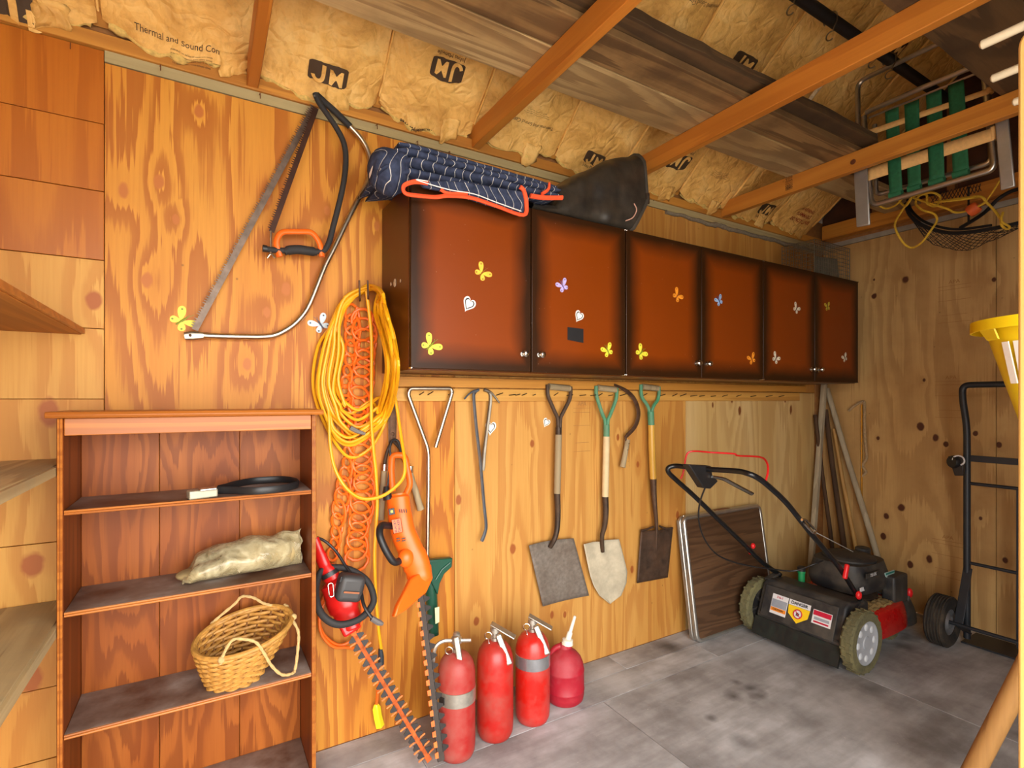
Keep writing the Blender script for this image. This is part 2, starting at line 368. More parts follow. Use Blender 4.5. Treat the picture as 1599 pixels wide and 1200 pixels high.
def batt_pt(x0, x1, a, b, seed, lift=0.0):
    x = x0+(x1-x0)*a
    e = max(0.0, math.sin(math.pi*min(1, max(0, a))))**.55
    puff = .030*e+.016*nz(x*5+seed, b*6, 3.1)*e+.013*nz(x*13+seed*3, b*12, 7.7)*(.3+.7*e)+.010*abs(nz(x*24+b*14, seed, 2.2))*e
    lo = max(0.0, 1-b/.10); puff += .035*lo*lo*e+.022*lo*nz(x*22+seed, b*30, 1.3)
    return V((x+.006*nz(b*5, seed, a*3), -b+.01*lo*nz(x*19+seed, 2.2), R(b)-puff-lift))
BATT = []
def make_batt(i, label):
    x0, x1 = SEAM[i]+.004, SEAM[i+1]-.004; seed = i*3.7
    t = thing('insulation_batt', label, 'insulation', ((x0+x1)/2, 0, R(0)), 'paper-faced insulation batts')
    b0 = .012+.02*abs(nz(i*2.3))
    def fn(u, v):
        a = u*1.08-.04; b = b0+(BMAX-b0)*v**1.35
        p = batt_pt(x0, x1, min(1, max(0, a)), b, seed)
        if a < 0 or a > 1: p.z += .05; p.x += .019 if a < 0 else -.019
        if v == 0: p.z += .03+.02*nz(a*9+seed); p.y += .004
        return p
    MB().grid(fn, 26, 54).build('paper_facing', M_kraft, t, angle=80)
    m = MB()                                            # the stapled paper flange: a creased ridge along the rafter
    pts = [batt_pt(x0, x1, 1.0, b0+.03+(BMAX-b0-.03)*k/30, seed)+V((.004+.004*nz(k*.7, seed), 0, -.004-.006*abs(nz(k*.9, seed)))) for k in range(31)]
    m.tube(pts, .009, 6, flat=.45, up=(1, 0, .3)); m.build('flange', M_kraft, t, angle=80)
    m = MB(); rs = []; pts = []
    for k in range(36):
        a = .04+.92*k/35; p = batt_pt(x0, x1, a, b0, seed)
        pts.append(p+V((0, .004, .010+.008*nz(a*14+seed, 5)))); rs.append(.004+.016*max(0, nz(a*9, seed)+.25))
    m.tube(pts, rs, 7); m.build('fibre_edge', M_fibre, t, angle=80)
    # a torn tongue of paper at the eave
    m = MB(); a0 = (.76 if i == 2 else .62+.2*nz(i*5.1))
    m.grid(lambda u, v: batt_pt(x0, x1, a0+.20*u+.03*nz(v*3, i), .06-.05*v, seed, .006)+V((0, -.004*v*v, -.010*v*v*(1+nz(u*4+i, v*3)))), 6, 5).build('paper_tongue', M_kraft, t, angle=80, solid=.001)
    BATT.append((x0, x1, seed, t)); return t
LAB = ['tan insulation batt against the left end of the shed roof',
 'tan paper insulation batt with a cropped large JM logo above the narrow wall strips',
 'tan paper insulation batt printed Thermal and Sound Control above the wall plate',
 'tan insulation batt with upright JM logo above the hanging bow saws',
 'tan insulation batt with inverted JM logo and Formaldehyde-Free print beside the bow saws',
 'tan insulation batt with inverted Thermal and Sound Control print above the folded blanket',
 'tan insulation batt with torn JM logo behind the black vinyl bag',
 'tan insulation batt with inverted JM logo right of the black vinyl bag',
 'tan insulation batt with faint upside-down small print, between two tie beams',
 'tan insulation batt with upright JM logo, above the wire cage',
 'darker insulation batt with red printed block in the roof corner']
for i in range(11): make_batt(i, LAB[i])
def roofpt(px, py):
    d = ray(px, py); t = (R(0)-PITCH*CAM.y*0-CAM.z+PITCH*(-CAM.y)-0.02)/(d.z+PITCH*d.y)
    return CAM+d*t
def batt_at(x):
    for q in BATT:
        if q[0]-.005 <= x <= q[1]+.005: return q
    return BATT[-1]
SL = math.sqrt(1+PITCH*PITCH)
def print_on(name, mat, px, py, shapes, flip=False, lift=.002, parent=None, rot=0.0):
    """flat ink laid on the batt facing: shapes are (verts, faces) in metres, centred"""
    c = roofpt(px, py); q = batt_at(c.x); s = -1 if flip else 1; b0 = -c.y; m = MB(); cr, sr = math.cos(rot), math.sin(rot)
    for vs, fs in shapes:
        out = []
        for v in vs:
            vx, vy = v[0]*cr-v[1]*sr, v[0]*sr+v[1]*cr
            x = c.x+s*vx; b = b0+s*vy/SL; a = (x-q[0])/(q[1]-q[0])
            p = batt_pt(q[0], q[1], min(1, max(0, a)), max(.0, b), q[2]); out.append(p+V((0, -lift*.6, -lift)))
        m.add(out, fs)
    return m.build(name, mat, parent or q[3], smooth=False)
def blk(w, h, nx=14, ny=10):
    vs = []; fs = []
    for j in range(ny+1):
        for i in range(nx+1):
            x, y = (i/nx-.5)*w, (j/ny-.5)*h
            if i in (0, nx) and j in (0, ny): x *= .94; y *= .92
            vs.append((x, y))
    for j in range(ny):
        for i in range(nx): k = j*(nx+1)+i; fs.append((k, k+1, k+nx+2, k+nx+1))
    return vs, fs
def shift(s, dx, dy): return [(v[0]+dx, v[1]+dy) for v in s[0]], s[1]
def dens(shape, n=2):
    """cut the faces of a letter so that it can follow the puffed paper"""
    bm = bmesh.new(); bv = [bm.verts.new((v[0], v[1], 0)) for v in shape[0]]
    for f in shape[1]:
        try: bm.faces.new([bv[i] for i in f])
        except ValueError: pass
    bmesh.ops.triangulate(bm, faces=bm.faces)
    for _ in range(n):
        ed = [e for e in bm.edges if e.calc_length() > .012]
        if ed: bmesh.ops.subdivide_edges(bm, edges=ed, cuts=1)
    bm.verts.index_update(); r = ([(v.co.x, v.co.y) for v in bm.verts], [tuple(v.index for v in f.verts) for f in bm.faces]); bm.free(); return r
def jm(px, py, w=.105, flip=False, name_below=True, rot=0.0):
    h = w*.52
    o = print_on('logo_block', M_ink, px, py, [blk(w, h)], flip, .004, rot=rot)
    def stroke(pts, wd):
        vs = []; fs = []
        for k, (x, y) in enumerate(pts):
            a, b = pts[max(0, k-1)], pts[min(len(pts)-1, k+1)]; L = math.hypot(b[0]-a[0], b[1]-a[1]); nx, ny = -(b[1]-a[1])/L, (b[0]-a[0])/L
            vs += [(x+nx*wd/2, y+ny*wd/2), (x-nx*wd/2, y-ny*wd/2)]
            if k: fs.append((2*k-2, 2*k-1, 2*k+1, 2*k))
        return vs, fs
    jp = [(p.x*h-w*.20, p.y*h) for p in catmull([V(q) for q in ((.14, .40, 0), (.14, .1, 0), (.13, -.15, 0), (.06, -.34, 0), (-.10, -.42, 0), (-.27, -.36, 0), (-.36, -.20, 0))], 4)]
    J = [stroke(jp, h*.19), shift(dens(text_pts('M', h*.98, True)), w*.20, -h*.10)]
    print_on('logo_letters', M_kraft, px, py, J, flip, .008, parent=o, rot=rot)
    if name_below: print_on('maker_name', M_ink, px, py, [shift(text_pts('Johns Manville', w*.15), 0, -h*.72)], flip, .004, rot=rot)
jm(40, 16, .19, name_below=False); jm(513, 108, .135, name_below=False); jm(699, 106, .135, True)
jm(1160, 95, .15); jm(1060, 248, .15, True); jm(1197, 324, .13, False); jm(928, 243, .11, False); jm(1400, 70, .13); jm(1296, 210, .13, True, False)
def lines(w, n, s=.006):
    out = []; random.seed(n*7+3)
    for k in range(n):
        txt = 'WARNING '*(k == 0)+' '.join(''.join(random.choice('aeinorstlc') for _ in range(random.randint(3, 8))) for _ in range(7))
        out.append(shift(text_pts(txt[:int(w/s*1.9)], s), 0, -k*s*1.35))
    return out
print_on('print_line', M_ink, 288, 58, [text_pts('Thermal and Sound Control', .024)], rot=-.02); print_on('print_small', M_ink, 300, 74, lines(.22, 4))
print_on('print_line', M_ink, 650, 186, [text_pts('Formaldehyde-Free', .018, True)], True)
print_on('print_line', M_ink, 828, 190, [text_pts('Thermal and Sound Control', .022)], True); print_on('print_small', M_ink, 838, 176, lines(.2, 3), True)
print_on('print_line', M_ink, 1228, 160, [text_pts('Formaldehyde-Free', .018, True)], True); print_on('print_line', M_ink, 1100, 3, [text_pts('Thermal and Sound Control', .022)], True)
print_on('print_line', M_ink, 950, 5, [text_pts('Formaldehyde-Free', .018, True)], True); print_on('print_small', M_ink, 1122, 275, lines(.18, 4, .007), True)
print_on('print_line', M_ink, 1030, 302, [text_pts('Johns Manville', .018, True)], True)
print_on('print_red', M_inkred, 1262, 328, [shift(text_pts(s, .03, True), 0, -k*.036) for k, s in enumerate(('WARNING', 'FLAMMABLE', 'DO NOT LEAVE'))], False, .003)
# pale tear along a seam
m = MB(); pts = [batt_pt(BATT[8][0], BATT[8][1], 1.0, -roofpt(a, b).y, BATT[8][2])+V((-.02, 0, -.02)) for a, b in ((1318, 102), (1300, 125), (1280, 150), (1262, 172), (1248, 190))]
m.tube(catmull(pts, 4), .014, 6, flat=.4, up=(1, 0, 0)); m.build('torn_edge', plain('pale_tear', (222, 204, 170), .9, var=.3, scale=50), BATT[8][3])

# ---- tie beams
def tie(x, label, stamp=None):
    o = MB().bb((x, -DEP, 2.475), (x+.038, .02, 2.565)).build('tie_beam', M_beam, bevel=.003, loc=(x, 0, 2.475))
    tag(o, label, 'beam', 'orange tie beams across the shed'); return o
tie(.128, 'orange tie beam beside the Thermal and Sound insulation batt'); tie(1.022, 'orange tie beam that meets the wall above the folded blanket')
tie(1.865, 'orange tie beam passing behind the black vinyl bag'); b3 = tie(2.727, 'stamped orange tie beam passing across the hanging lawn chair')
p = XP(1232, 285, 2.726); m = MB()
for k in range(3): text_on(m, 'HHI108I', .024, p+V((-.002, .012*(k-1), 0)), (0, 0, -1), (0, -1, 0))
m.build('stamp', M_ink, b3, smooth=False)
m = MB(); q = XP(1332, 253, 2.726); m.lathe(q, (-1, 0, 0), [(.001, .0005), (.012, .0008), (.013, 0)], 12); m.build('knot', plain('dark_knot', (92, 44, 18), .6), b3)
# ---- planks lying on the ties
def plank(name, d0, d1, z0, th, x0, x1, mat, label, wav=0.0, grp=None):
    m = MB(); n = 40
    def edge(d, s, k): return -d+s*(wav*nz(k*.45, d*9)+wav*.5*nz(k*1.3, d*5))
    prof = []
    for k in range(n+1):
        x = x0+(x1-x0)*k/n; prof.append([(x, edge(d0, 1, k), z0), (x, edge(d1, -1, k), z0), (x, edge(d1, -1, k)+wav, z0+th), (x, edge(d0, 1, k)-wav, z0+th)])
    vs = [p for q in prof for p in q]; fs = [(0, 1, 2, 3), tuple(n*4+i for i in (3, 2, 1, 0))]
    for k in range(n):
        for i in range(4): j = (i+1) % 4; fs.append((k*4+i, k*4+j, k*4+4+j, k*4+4+i))
    m.add(vs, fs); return tag(m.build(name, mat, bevel=.002, loc=(x0, -d0, z0)), label, 'plank', grp)
plank('storage_plank', .425, .625, 2.566, .03, -.6, XW-.06, M_plankpale, 'pale weathered plank on the tie beams, the one closest to the plywood wall')
plank('storage_plank', .632, .775, 2.566, .028, -.6, 2.79, M_plank, 'brown plank on the tie beams, between pale plank and bark-edged plank')
plank('bark_edge_plank', .70, .84, 2.597, .045, .4, 2.80, M_plankdark, 'rough bark-edged board lying on the brown planks', .008)
plank('storage_plank', 1.305, 1.62, 2.566, .03, 1.72, XW-.06, M_plankdark, 'wide dark cobwebbed plank across the tie beams above the lawn chair', .003)
# ---- black pipe under the roof, with hooks
pp = XP(1387, 108, 2.83); zpole = pp.z+.042; ypole = pp.y-.005
pole = tag(MB().tube([(1.6, ypole, zpole), (XW-.025, ypole, zpole)], .024, 12).build('hanging_pipe', plain('black_pipe', (24, 20, 18), .6), loc=(1.6, ypole, zpole)), 'black pipe running along under the roof insulation', 'pipe')
def shook(px, py, lab, x=None, ln=.06):
    best = min((abs((XP(px, py, 1.6+.01*k)-V((1.6+.01*k, ypole, zpole-.03))).length), 1.6+.01*k) for k in range(225))[1] if x is None else x
    P = V((best, ypole, zpole)); pts = [P+V((0, .028*math.cos(t), .028*math.sin(t))) for t in [math.radians(a) for a in range(-30, 200, 23)]]
    pts += [P+V((0, -.026, -.02)), P+V((0, -.012, -.03-ln*.3))]
    pts += [P+V((0, .018*math.sin(t), -.03-ln*.3-.02+.018*math.cos(t)-.004)) for t in [math.radians(a) for a in range(-40, 215, 25)]][::1]
    return tag(MB().tube(pts, .0028, 6).build('hook', plain('hook_steel', (150, 140, 120), .35, 1.0), loc=tuple(P)), lab, 'hook', 'steel hooks on the black pipe')
shook(1226, 12, 'wire hook hanging empty on the black roof pipe'); shook(1290, 50, 'wire hook hanging empty on the black roof pipe'); shook(1360, 90, 'wire hook hanging empty on the black roof pipe')

# ---- faint mill stamps on the plywood, dust along the top of the wall
M_stamp = plain('mill_stamp', (150, 106, 58), .8)
def stamp(par, o, rt, txt, w):
    m = MB(); o, rt = V(o), V(rt); text_on(m, txt, .030, o, rt, (0, 0, 1)); m.build('stamp_word', M_stamp, par, smooth=False)
    for k, f in ((1, 1.0), (2, 1.0), (5, 1.0), (9, .8), (11, 1.0)): MB().bar(o-rt*w*f/2-V((0, 0, .022*k)), o+rt*w*f/2-V((0, 0, .022*k)), .0008, .0018, up=(0, 0, 1)).build('stamp_line', M_stamp, par, smooth=False)
stamp(wb, W(909, 631, .0008), (1, 0, 0), 'APA', .11)
for a, b in ((1485, 590), (1490, 440), (1480, 840)): stamp(wr, XP(a, b, XW-.0008), (0, -1, 0), 'APA', .16)
m = MB(); random.seed(3); pts = []; rs = []
for k in range(60): x = 2.25+1.5*k/59; pts.append((x, -.006, 2.424+.012*nz(x*9)-.006)); rs.append(.010+.012*abs(nz(x*14, 3)))
tag(m.tube(pts, rs, 7).build('dust_fringe', plain('dust_grey', (128, 116, 98), .98, var=.3, scale=160, bump=1.0), wb, angle=80), kind='stuff')

# ================================================================ wall cabinets
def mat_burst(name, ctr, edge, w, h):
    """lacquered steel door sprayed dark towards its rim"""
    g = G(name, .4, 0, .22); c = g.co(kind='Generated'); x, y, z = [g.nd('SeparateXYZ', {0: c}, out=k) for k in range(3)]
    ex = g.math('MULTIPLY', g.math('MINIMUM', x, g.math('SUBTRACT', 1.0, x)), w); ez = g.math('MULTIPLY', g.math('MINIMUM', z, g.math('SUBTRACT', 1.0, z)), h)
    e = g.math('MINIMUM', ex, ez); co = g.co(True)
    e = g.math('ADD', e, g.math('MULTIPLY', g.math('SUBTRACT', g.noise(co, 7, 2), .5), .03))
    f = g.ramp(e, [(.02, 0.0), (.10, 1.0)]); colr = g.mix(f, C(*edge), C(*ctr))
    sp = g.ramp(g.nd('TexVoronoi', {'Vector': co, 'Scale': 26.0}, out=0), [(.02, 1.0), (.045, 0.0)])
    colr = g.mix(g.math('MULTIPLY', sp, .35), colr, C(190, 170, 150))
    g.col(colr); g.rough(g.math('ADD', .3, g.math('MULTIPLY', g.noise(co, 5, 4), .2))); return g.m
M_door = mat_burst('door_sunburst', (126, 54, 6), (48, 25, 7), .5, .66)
M_cab = plain('cabinet_brown', (84, 42, 12), .35, spec=.3, var=.15, scale=4)
M_chrome = plain('chrome', (210, 206, 198), .22, 1.0, var=.1)
M_white = plain('sticker_white', (244, 240, 232), .5, var=.03); M_black = plain('sticker_black', (28, 26, 28), .5, var=.05)
CZ0, CZ1, CD = 1.458, 2.124, .34
STK = {'yellow': ((226, 214, 60), (120, 130, 30)), 'gold': ((240, 190, 60), (150, 90, 20)), 'lilac': ((186, 170, 220), (110, 90, 150)), 'blue': ((150, 180, 220), (60, 80, 130)),
       'orange': ((240, 150, 40), (150, 70, 10)), 'cream': ((224, 214, 190), (90, 70, 60)), 'olive': ((190, 170, 50), (90, 80, 20)), 'pale': ((190, 210, 220), (60, 70, 90))}
def wing(c, rt, up, s, a, ry):
    """one butterfly wing pair as a flat outline: list of polygons"""
    out = []
    for sgn in (1, -1):
        for (cx, cz, ra, rb, ang) in ((.50, .44, .56, .27, 44), (.34, -.24, .36, .25, -40)):
            t = math.radians(ang); poly = []
            for k in range(16):
                q = 2*math.pi*k/16; l = ra*math.cos(q); wv = rb*math.sin(q)*(1+.38*math.cos(q))
                poly.append((sgn*(cx+l*math.cos(t)-wv*math.sin(t))*(ry if sgn < 0 else 1), cz+l*math.sin(t)+wv*math.cos(t)))
            out.append(poly)
    ca, sa = math.cos(a), math.sin(a)
    return [[V(c)+V(rt)*((x*ca-y*sa)*s)+V(up)*((x*sa+y*ca)*s) for x, y in p] for p in out]
def butterfly(p, kind, s=.03, a=0.0, parent=None, rt=(1, 0, 0), n=(0, -1, 0), label=None, ry=1.0):
    c1, c2 = STK[kind]; s *= 1.35; n = V(n); up = V((0, 0, 1)); m = MB()
    for poly in wing(V(p)+n*.0015, rt, up, s, a, ry): m.prism(poly, -n*.0012)
    o = m.build('butterfly_sticker', plain('butterfly_'+kind, c1, .5, var=.18, scale=60), parent, smooth=False, loc=None if parent else tuple(p))
    b = MB(); ca, sa = math.cos(a), math.sin(a); ax = V(rt)*(-sa)+up*ca
    b.tube([V(p)+n*.002-ax*s*.45, V(p)+n*.002+ax*s*.15, V(p)+n*.002+ax*s*.5], [s*.05, s*.09, s*.05], 6)
    for sg in (1, -1): b.tube([V(p)+n*.002+ax*s*.5, V(p)+n*.002+ax*s*.9+V(rt)*sg*s*.15], s*.02, 4)
    for poly in wing(V(p)+n*.0016, rt, up, s*.99, a, ry):
        ce_ = sum(poly, V())/len(poly); far = max(poly, key=lambda q: (q-V(p)).length); q = ce_*.45+far*.55
        b.lathe(q, n, [(s*.085, 0), (s*.085, .0008)], 8)
    b.build('butterfly_body', plain('butterfly_mark_'+kind, c2, .5), o)
    if label: tag(o, label)
    return o
def heart(p, s=.03, a=0.0, parent=None, label=None):
    s *= 1.45
    def outline(k):
        out = []
        for i in range(28):
            t = 2*math.pi*i/28; x = 16*math.sin(t)**3/17; y = (13*math.cos(t)-5*math.cos(2*t)-2*math.cos(3*t)-math.cos(4*t))/17
            x *= s*k*.8; y *= s*k; out.append((x*math.cos(a)-y*math.sin(a), x*math.sin(a)+y*math.cos(a)))
        return out
    p = V(p); mk = lambda k, o: [p+V((x, -o, z)) for x, z in outline(k)]
    ob = MB().prism(mk(1.0, .0012), (0, .001, 0)).build('heart_sticker', M_white, parent, smooth=False, loc=None if parent else tuple(p))
    MB().prism(mk(.78, .0018), (0, .0005, 0)).build('heart_line', M_black, ob, smooth=False)
    MB().prism(mk(.60, .0024), (0, .0005, 0)).build('heart_centre', M_white, ob, smooth=False)
    if label: tag(ob, label)
    return ob
def F(px, py): return W(px, py, CD)
cabs = []
for i, (x0, lab) in enumerate(((.62, 'glossy brown metal wall cabinet under the folded blanket'), (1.635, 'glossy brown wall cabinet between the blanket cabinet and the cage cabinet'), (2.65, 'dark brown wall cabinet with a wire cage on top'))):
    x1 = x0+1.013; t = thing('wall_cabinet', lab, 'cabinet', (x0, 0, CZ0), 'brown wall cabinets'); cabs.append(t)
    m = MB(); th = .012
    m.bb((x0, -CD+.02, CZ0), (x0+th, -.002, CZ1)); m.bb((x1-th, -CD+.02, CZ0), (x1, -.002, CZ1)); m.bb((x0+th, -CD+.02, CZ0), (x1-th, -.002, CZ0+th)); m.bb((x0+th, -CD+.02, CZ1-th), (x1-th, -.002, CZ1)); m.bb((x0+th, -.012, CZ0+th), (x1-th, -.002, CZ1-th))
    m.build('body', M_cab, t, bevel=.0015, seg=1)
    for k in range(2):
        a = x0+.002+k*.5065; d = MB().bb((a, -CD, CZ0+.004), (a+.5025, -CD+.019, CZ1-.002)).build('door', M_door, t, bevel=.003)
        kx = a+(.465 if k == 0 else .0375); kz = CZ0+.075
        MB().lathe((kx, -CD, kz), (0, -1, 0), [(.012, 0), (.012, .003), (.006, .005), (.006, .014), (.0125, .02), (.014, .026), (.010, .031), (.001, .033)], 18).build('knob', M_chrome, d)
        if (i, k) == (0, 0): butterfly(F(752, 427), 'gold', .027, -.75, d, label='gold butterfly sticker'); heart(F(732, 475), .024, -.5, d); butterfly(F(671, 541), 'yellow', .03, -.75, d, label='yellow-green butterfly sticker')
        if (i, k) == (0, 1):
            butterfly(F(879, 448), 'lilac', .024, .55, d, label='lilac butterfly sticker'); heart(F(904, 494), .021, -.5, d); butterfly(F(949, 549), 'yellow', .026, .5, d)
            q = [F(886, 511), F(911, 514), F(911, 536), F(886, 531)]; MB().prism([p+V((0, -.001, 0)) for p in q], (0, .0008, 0)).build('black_label', M_black, d, smooth=False)
        if (i, k) == (1, 0): butterfly(F(1057, 463), 'orange', .027, -.75, d); butterfly(F(1000, 552), 'yellow', .028, -.8, d)
        if (i, k) == (1, 1): butterfly(F(1123, 471), 'blue', .024, .55, d); butterfly(F(1174, 562), 'orange', .027, .45, d)
        if (i, k) == (2, 0): butterfly(F(1243, 483), 'cream', .026, -.6, d); butterfly(F(1211, 561), 'cream', .027, -.6, d)
        if (i, k) == (2, 1): butterfly(F(1292, 480), 'olive', .024, .25, d); butterfly(F(1319, 560), 'cream', .024, .5, d)
    for cx_ in (x0+.004, x1-.004):
        for cz in (CZ0+.006, CZ1-.006): MB().lathe((cx_, -CD+.0188, cz), (0, -1, 0), [(.004, 0), (.004, .0215), (.002, .023)], 8).build('rivet', M_chrome, t)
# worn labels on the side of the first cabinet
for d, z, a, b in ((.17, 1.795, .02, .032), (.235, 1.79, .008, .014), (.12, 1.80, .01, .014)): MB().lathe((.6196, -d, z), (-1, 0, 0), [(a*.8, 0), (a*.8, .0006)], 10).build('worn_label', plain('worn_label', (200, 184, 160), .7, var=.3, scale=90), cabs[0])
# ---- timber under the cabinets: ledger and nail rail
led = struct('trim_5', MB().bb((.64, -.036, 1.405), (3.60, 0, 1.447)), M_plate, bevel=.002)
rail = struct('trim_6', MB().bb((.64, -.02, 1.345), (3.55, 0, 1.400)), grain('rail_wood', (224, 166, 88), (170, 104, 44), sv=(.3, 3, 9), rings=6, contrast=.4, fine=(3, 110, 110)), bevel=.002)
M_nail = plain('nail_steel', (60, 54, 50), .5, .8)
random.seed(5)
for k, px in enumerate([655, 668, 700, 740, 775, 795, 805, 815, 832, 865, 885, 905, 922, 935, 950, 968, 1003, 1030, 1050, 1062, 1078, 1092, 1110, 1128, 1150, 1172, 1196, 1216]):
    p = W(px, 612-(px-640)*.005, .02); p.z = 1.372; e = p+V((random.uniform(-.012, .012), -.042, random.uniform(.002, .014)))
    MB().tube([p, e], .0022, 6).build('nail', M_nail, rail)
# wall stickers
tag(butterfly(W(283, 502), 'yellow', .032, -.9), 'yellow-green butterfly sticker on the wall at the tip of the large bow saw', 'sticker')
tag(butterfly(W(501, 508), 'pale', .03, .6), 'pale blue butterfly sticker on the wall beside the yellow cord', 'sticker')
tag(heart(W(766, 668), .026, -.1), 'white heart sticker on the wall partly behind a pry bar', 'sticker')
tag(heart(W(853, 660), .019, -.5), 'small white heart sticker on the wall left of the square shovel', 'sticker')

# ================================================================ bookcase
M_bc = grain('bookcase_wood', (160, 82, 32), (98, 42, 14), sv=(4, 4, .35), rings=8, contrast=.55, rough=.45, fine=(110, 110, 3), tone=(146, 70, 26), spec=.25)
M_bcx = grain('bookcase_edge', (204, 122, 52), (146, 72, 26), sv=(.35, 5, 12), rings=7, contrast=.5, rough=.4, fine=(3, 110, 110))
M_bcb = grain('bookcase_back', (178, 100, 42), (116, 52, 18), sv=(5.5, 1, 1.1), rings=14, contrast=.6, rough=.45, tone=(156, 80, 30), spec=.22)
def mat_shelf():
    g = G('shelf_dusty', .42, 0, .35); co = g.co(True)
    n = g.noise(co, 4.5, 5, .6); c = g.ramp(n, [(.35, C(88, 56, 40)), (.55, C(136, 116, 104)), (.72, C(176, 166, 158))])
    g.col(c); g.rough(g.math('ADD', .3, g.math('MULTIPLY', n, .4))); return g.m
M_shelf = mat_shelf()
BD = .25; BX0, BX1 = -.347, .322
bc = thing('bookcase', 'reddish-brown wooden bookcase with four shelves against the plywood wall', 'bookcase', (BX0, -BD, 0))
for x in (BX0, BX1-.015): MB().bb((x, -BD, 0), (x+.015, -.006, 1.30)).build('side_panel', M_bc, bc, bevel=.003)
for x in (BX0, BX1-.015):
    m = MB()
    for k in (0, 1): m.tube([(x+.0045+.006*k, -BD-.001, .002), (x+.0045+.006*k, -BD-.001, 1.299)], .0028, 6)
    m.build('edge_bead', M_bcx, bc)
for a, b in ((BX0+.015, -.13), (-.13, .105), (.105, BX1-.015)):
    MB().bb((a+.0008, -.018, .05), (b-.0008, -.008, 1.298)).build('back_board', M_bcb, bc, bevel=.001, seg=1)
m = MB(); m.prism([(BX0-.02, -BD-.022, 1.3005), (BX0-.02, -BD-.028, 1.309), (BX0-.02, -BD-.022, 1.318), (BX0-.02, -.004, 1.318), (BX0-.02, -.004, 1.3005)], (BX1-BX0+.04, 0, 0)); m.build('top', M_bcx, bc, bevel=.002)
MB().bb((BX0+.0155, -BD+.002, 1.252), (BX1-.0155, -BD+.018, 1.3)).build('header_rail', M_bcx, bc, bevel=.002)
SHZ = (1.048, .769, .434, .088)
for z in SHZ:
    sh = MB().bb((BX0+.0155, -BD+.004, z-.014), (BX1-.0155, -.0185, z)).build('shelf', M_shelf, bc, bevel=.001, seg=1)
    m = MB()
    for k in (0, 1): m.tube([(BX0+.016, -BD+.003, z-.0035-.007*k), (BX1-.016, -BD+.003, z-.0035-.007*k)], .0034, 8)
    m.build('edge_bead', M_bcx, sh)
MB().bb((BX0+.0155, -BD+.004, 0), (BX1-.0155, -BD+.018, .073)).build('plinth', M_bc, bc)

# ================================================================ shelf boards in the left corner
M_old = grain('old_shelf_board', (214, 186, 146), (150, 114, 78), sv=(6, .4, 6), rings=8, contrast=.45, fine=(110, 3, 110), rough=.75, stain=(160, 150, 130), stain_amt=.5)
M_oldu = grain('old_shelf_under', (196, 122, 52), (140, 76, 28), sv=(6, .4, 6), rings=8, contrast=.4, fine=(110, 3, 110), rough=.6)
for z, th, xr, lab in ((1.555, .022, -.333, 'brown plywood corner shelf above the bookcase height'), (1.14, .030, -.356, 'dusty plywood corner shelf level with the upper bookcase'), (.70, .034, -.356, 'dirty lower corner shelf board beside the bookcase')):
    m = MB().bb((XL+.001, -1.25, z), (xr, -.003, z+th)); o = m.build('corner_shelf', M_oldu if z > 1.4 else M_old, bevel=.002, loc=(xr, -.003, z)); tag(o, lab, 'shelf', 'boards of the left corner shelving')
    MB().bb((xr-.0005, -1.25, z+.003), (xr+.008, -.003, z+th-.003)).build('edge_strip', M_bcx if z > 1.4 else M_old, o)

# ================================================================ tools hanging on the long wall
M_steel = plain('steel_tube', (196, 186, 168), .3, 1.0, var=.15, scale=25)
M_rust = plain('rusty_blade', (92, 66, 48), .6, .6, var=.35, scale=30)
M_dark = plain('dark_iron', (66, 56, 50), .55, .7, var=.3, scale=25, dirt=(120, 92, 66))
M_blk = plain('black_plastic', (30, 29, 30), .45, var=.1); M_blk2 = plain('black_grip', (38, 36, 36), .75, var=.15, bump=.3)
M_orange = plain('tool_orange', (240, 104, 24), .4, var=.06); M_red = plain('tool_red', (196, 26, 22), .32, var=.08)
M_hand = grain('handle_wood', (206, 160, 98), (150, 100, 52), sv=(8, 8, .8), rings=5, contrast=.4, rough=.6)
M_handg = grain('handle_grey', (182, 160, 134), (126, 104, 82), sv=(8, 8, .8), rings=5, contrast=.4, rough=.75)
M_green = plain('tool_green', (62, 128, 92), .45, var=.15, dirt=(120, 130, 110)); M_dgreen = plain('scoop_green', (20, 74, 56), .35, var=.1)
def Wl(pts, off): return [W(a, b, off) for a, b in pts]
def bow_blade(p0, p1, w, pitch, th, side):
    p0, p1 = V(p0), V(p1); d = (p1-p0); L = d.length; d.normalize(); n = V((-d.z, 0, d.x))*side; poly = [p0-n*w/2, p1-n*w/2, p1+n*w/2*.4]
    k = int(L/pitch)
    for i in range(k, -1, -1):
        q = p0+d*(i*pitch); deep = (i % 5 == 0)
        poly += [q+d*pitch*.75+n*w*.30, q+d*pitch*.45+n*(w*.36 if deep else w*.72), q+d*pitch*.1+n*w*.28]
    poly.append(p0+n*w/2*.4); return MB().prism(poly, (0, th, 0))
# large bow saw
t = thing('bow_saw', 'large bow saw with bent chrome tube frame hanging from the wall plate', 'saw', tuple(W(490, 160, .03)))
fr = [(545, 196), (564, 217), (575, 238), (578, 260), (573, 286), (549, 331), (523, 385), (507, 417), (484, 474), (468, 498), (449, 514), (423, 525), (380, 526), (339, 525), (318, 524)]
MB().tube(catmull(Wl(fr, .03), 4), .0105, 12).build('frame', M_steel, t)
MB().tube([W(321, 524, .03), W(300, 524, .03), W(288, 525, .03)], [.0105, .016, .013], 12, flat=.35, up=(0, 1, 0)).build('frame_end', M_steel, t)
MB().tube(catmull(Wl([(547, 198), (525, 176), (507, 160), (494, 148)], .03), 5), .0125, 12).build('sleeve', M_blk2, t)
bow_blade(W(303, 515, .0305), W(490, 166, .0305), .024, .0085, .0015, 1).build('blade', plain('saw_blade_grey', (112, 96, 84), .5, .7, var=.3, scale=30), t, smooth=False)
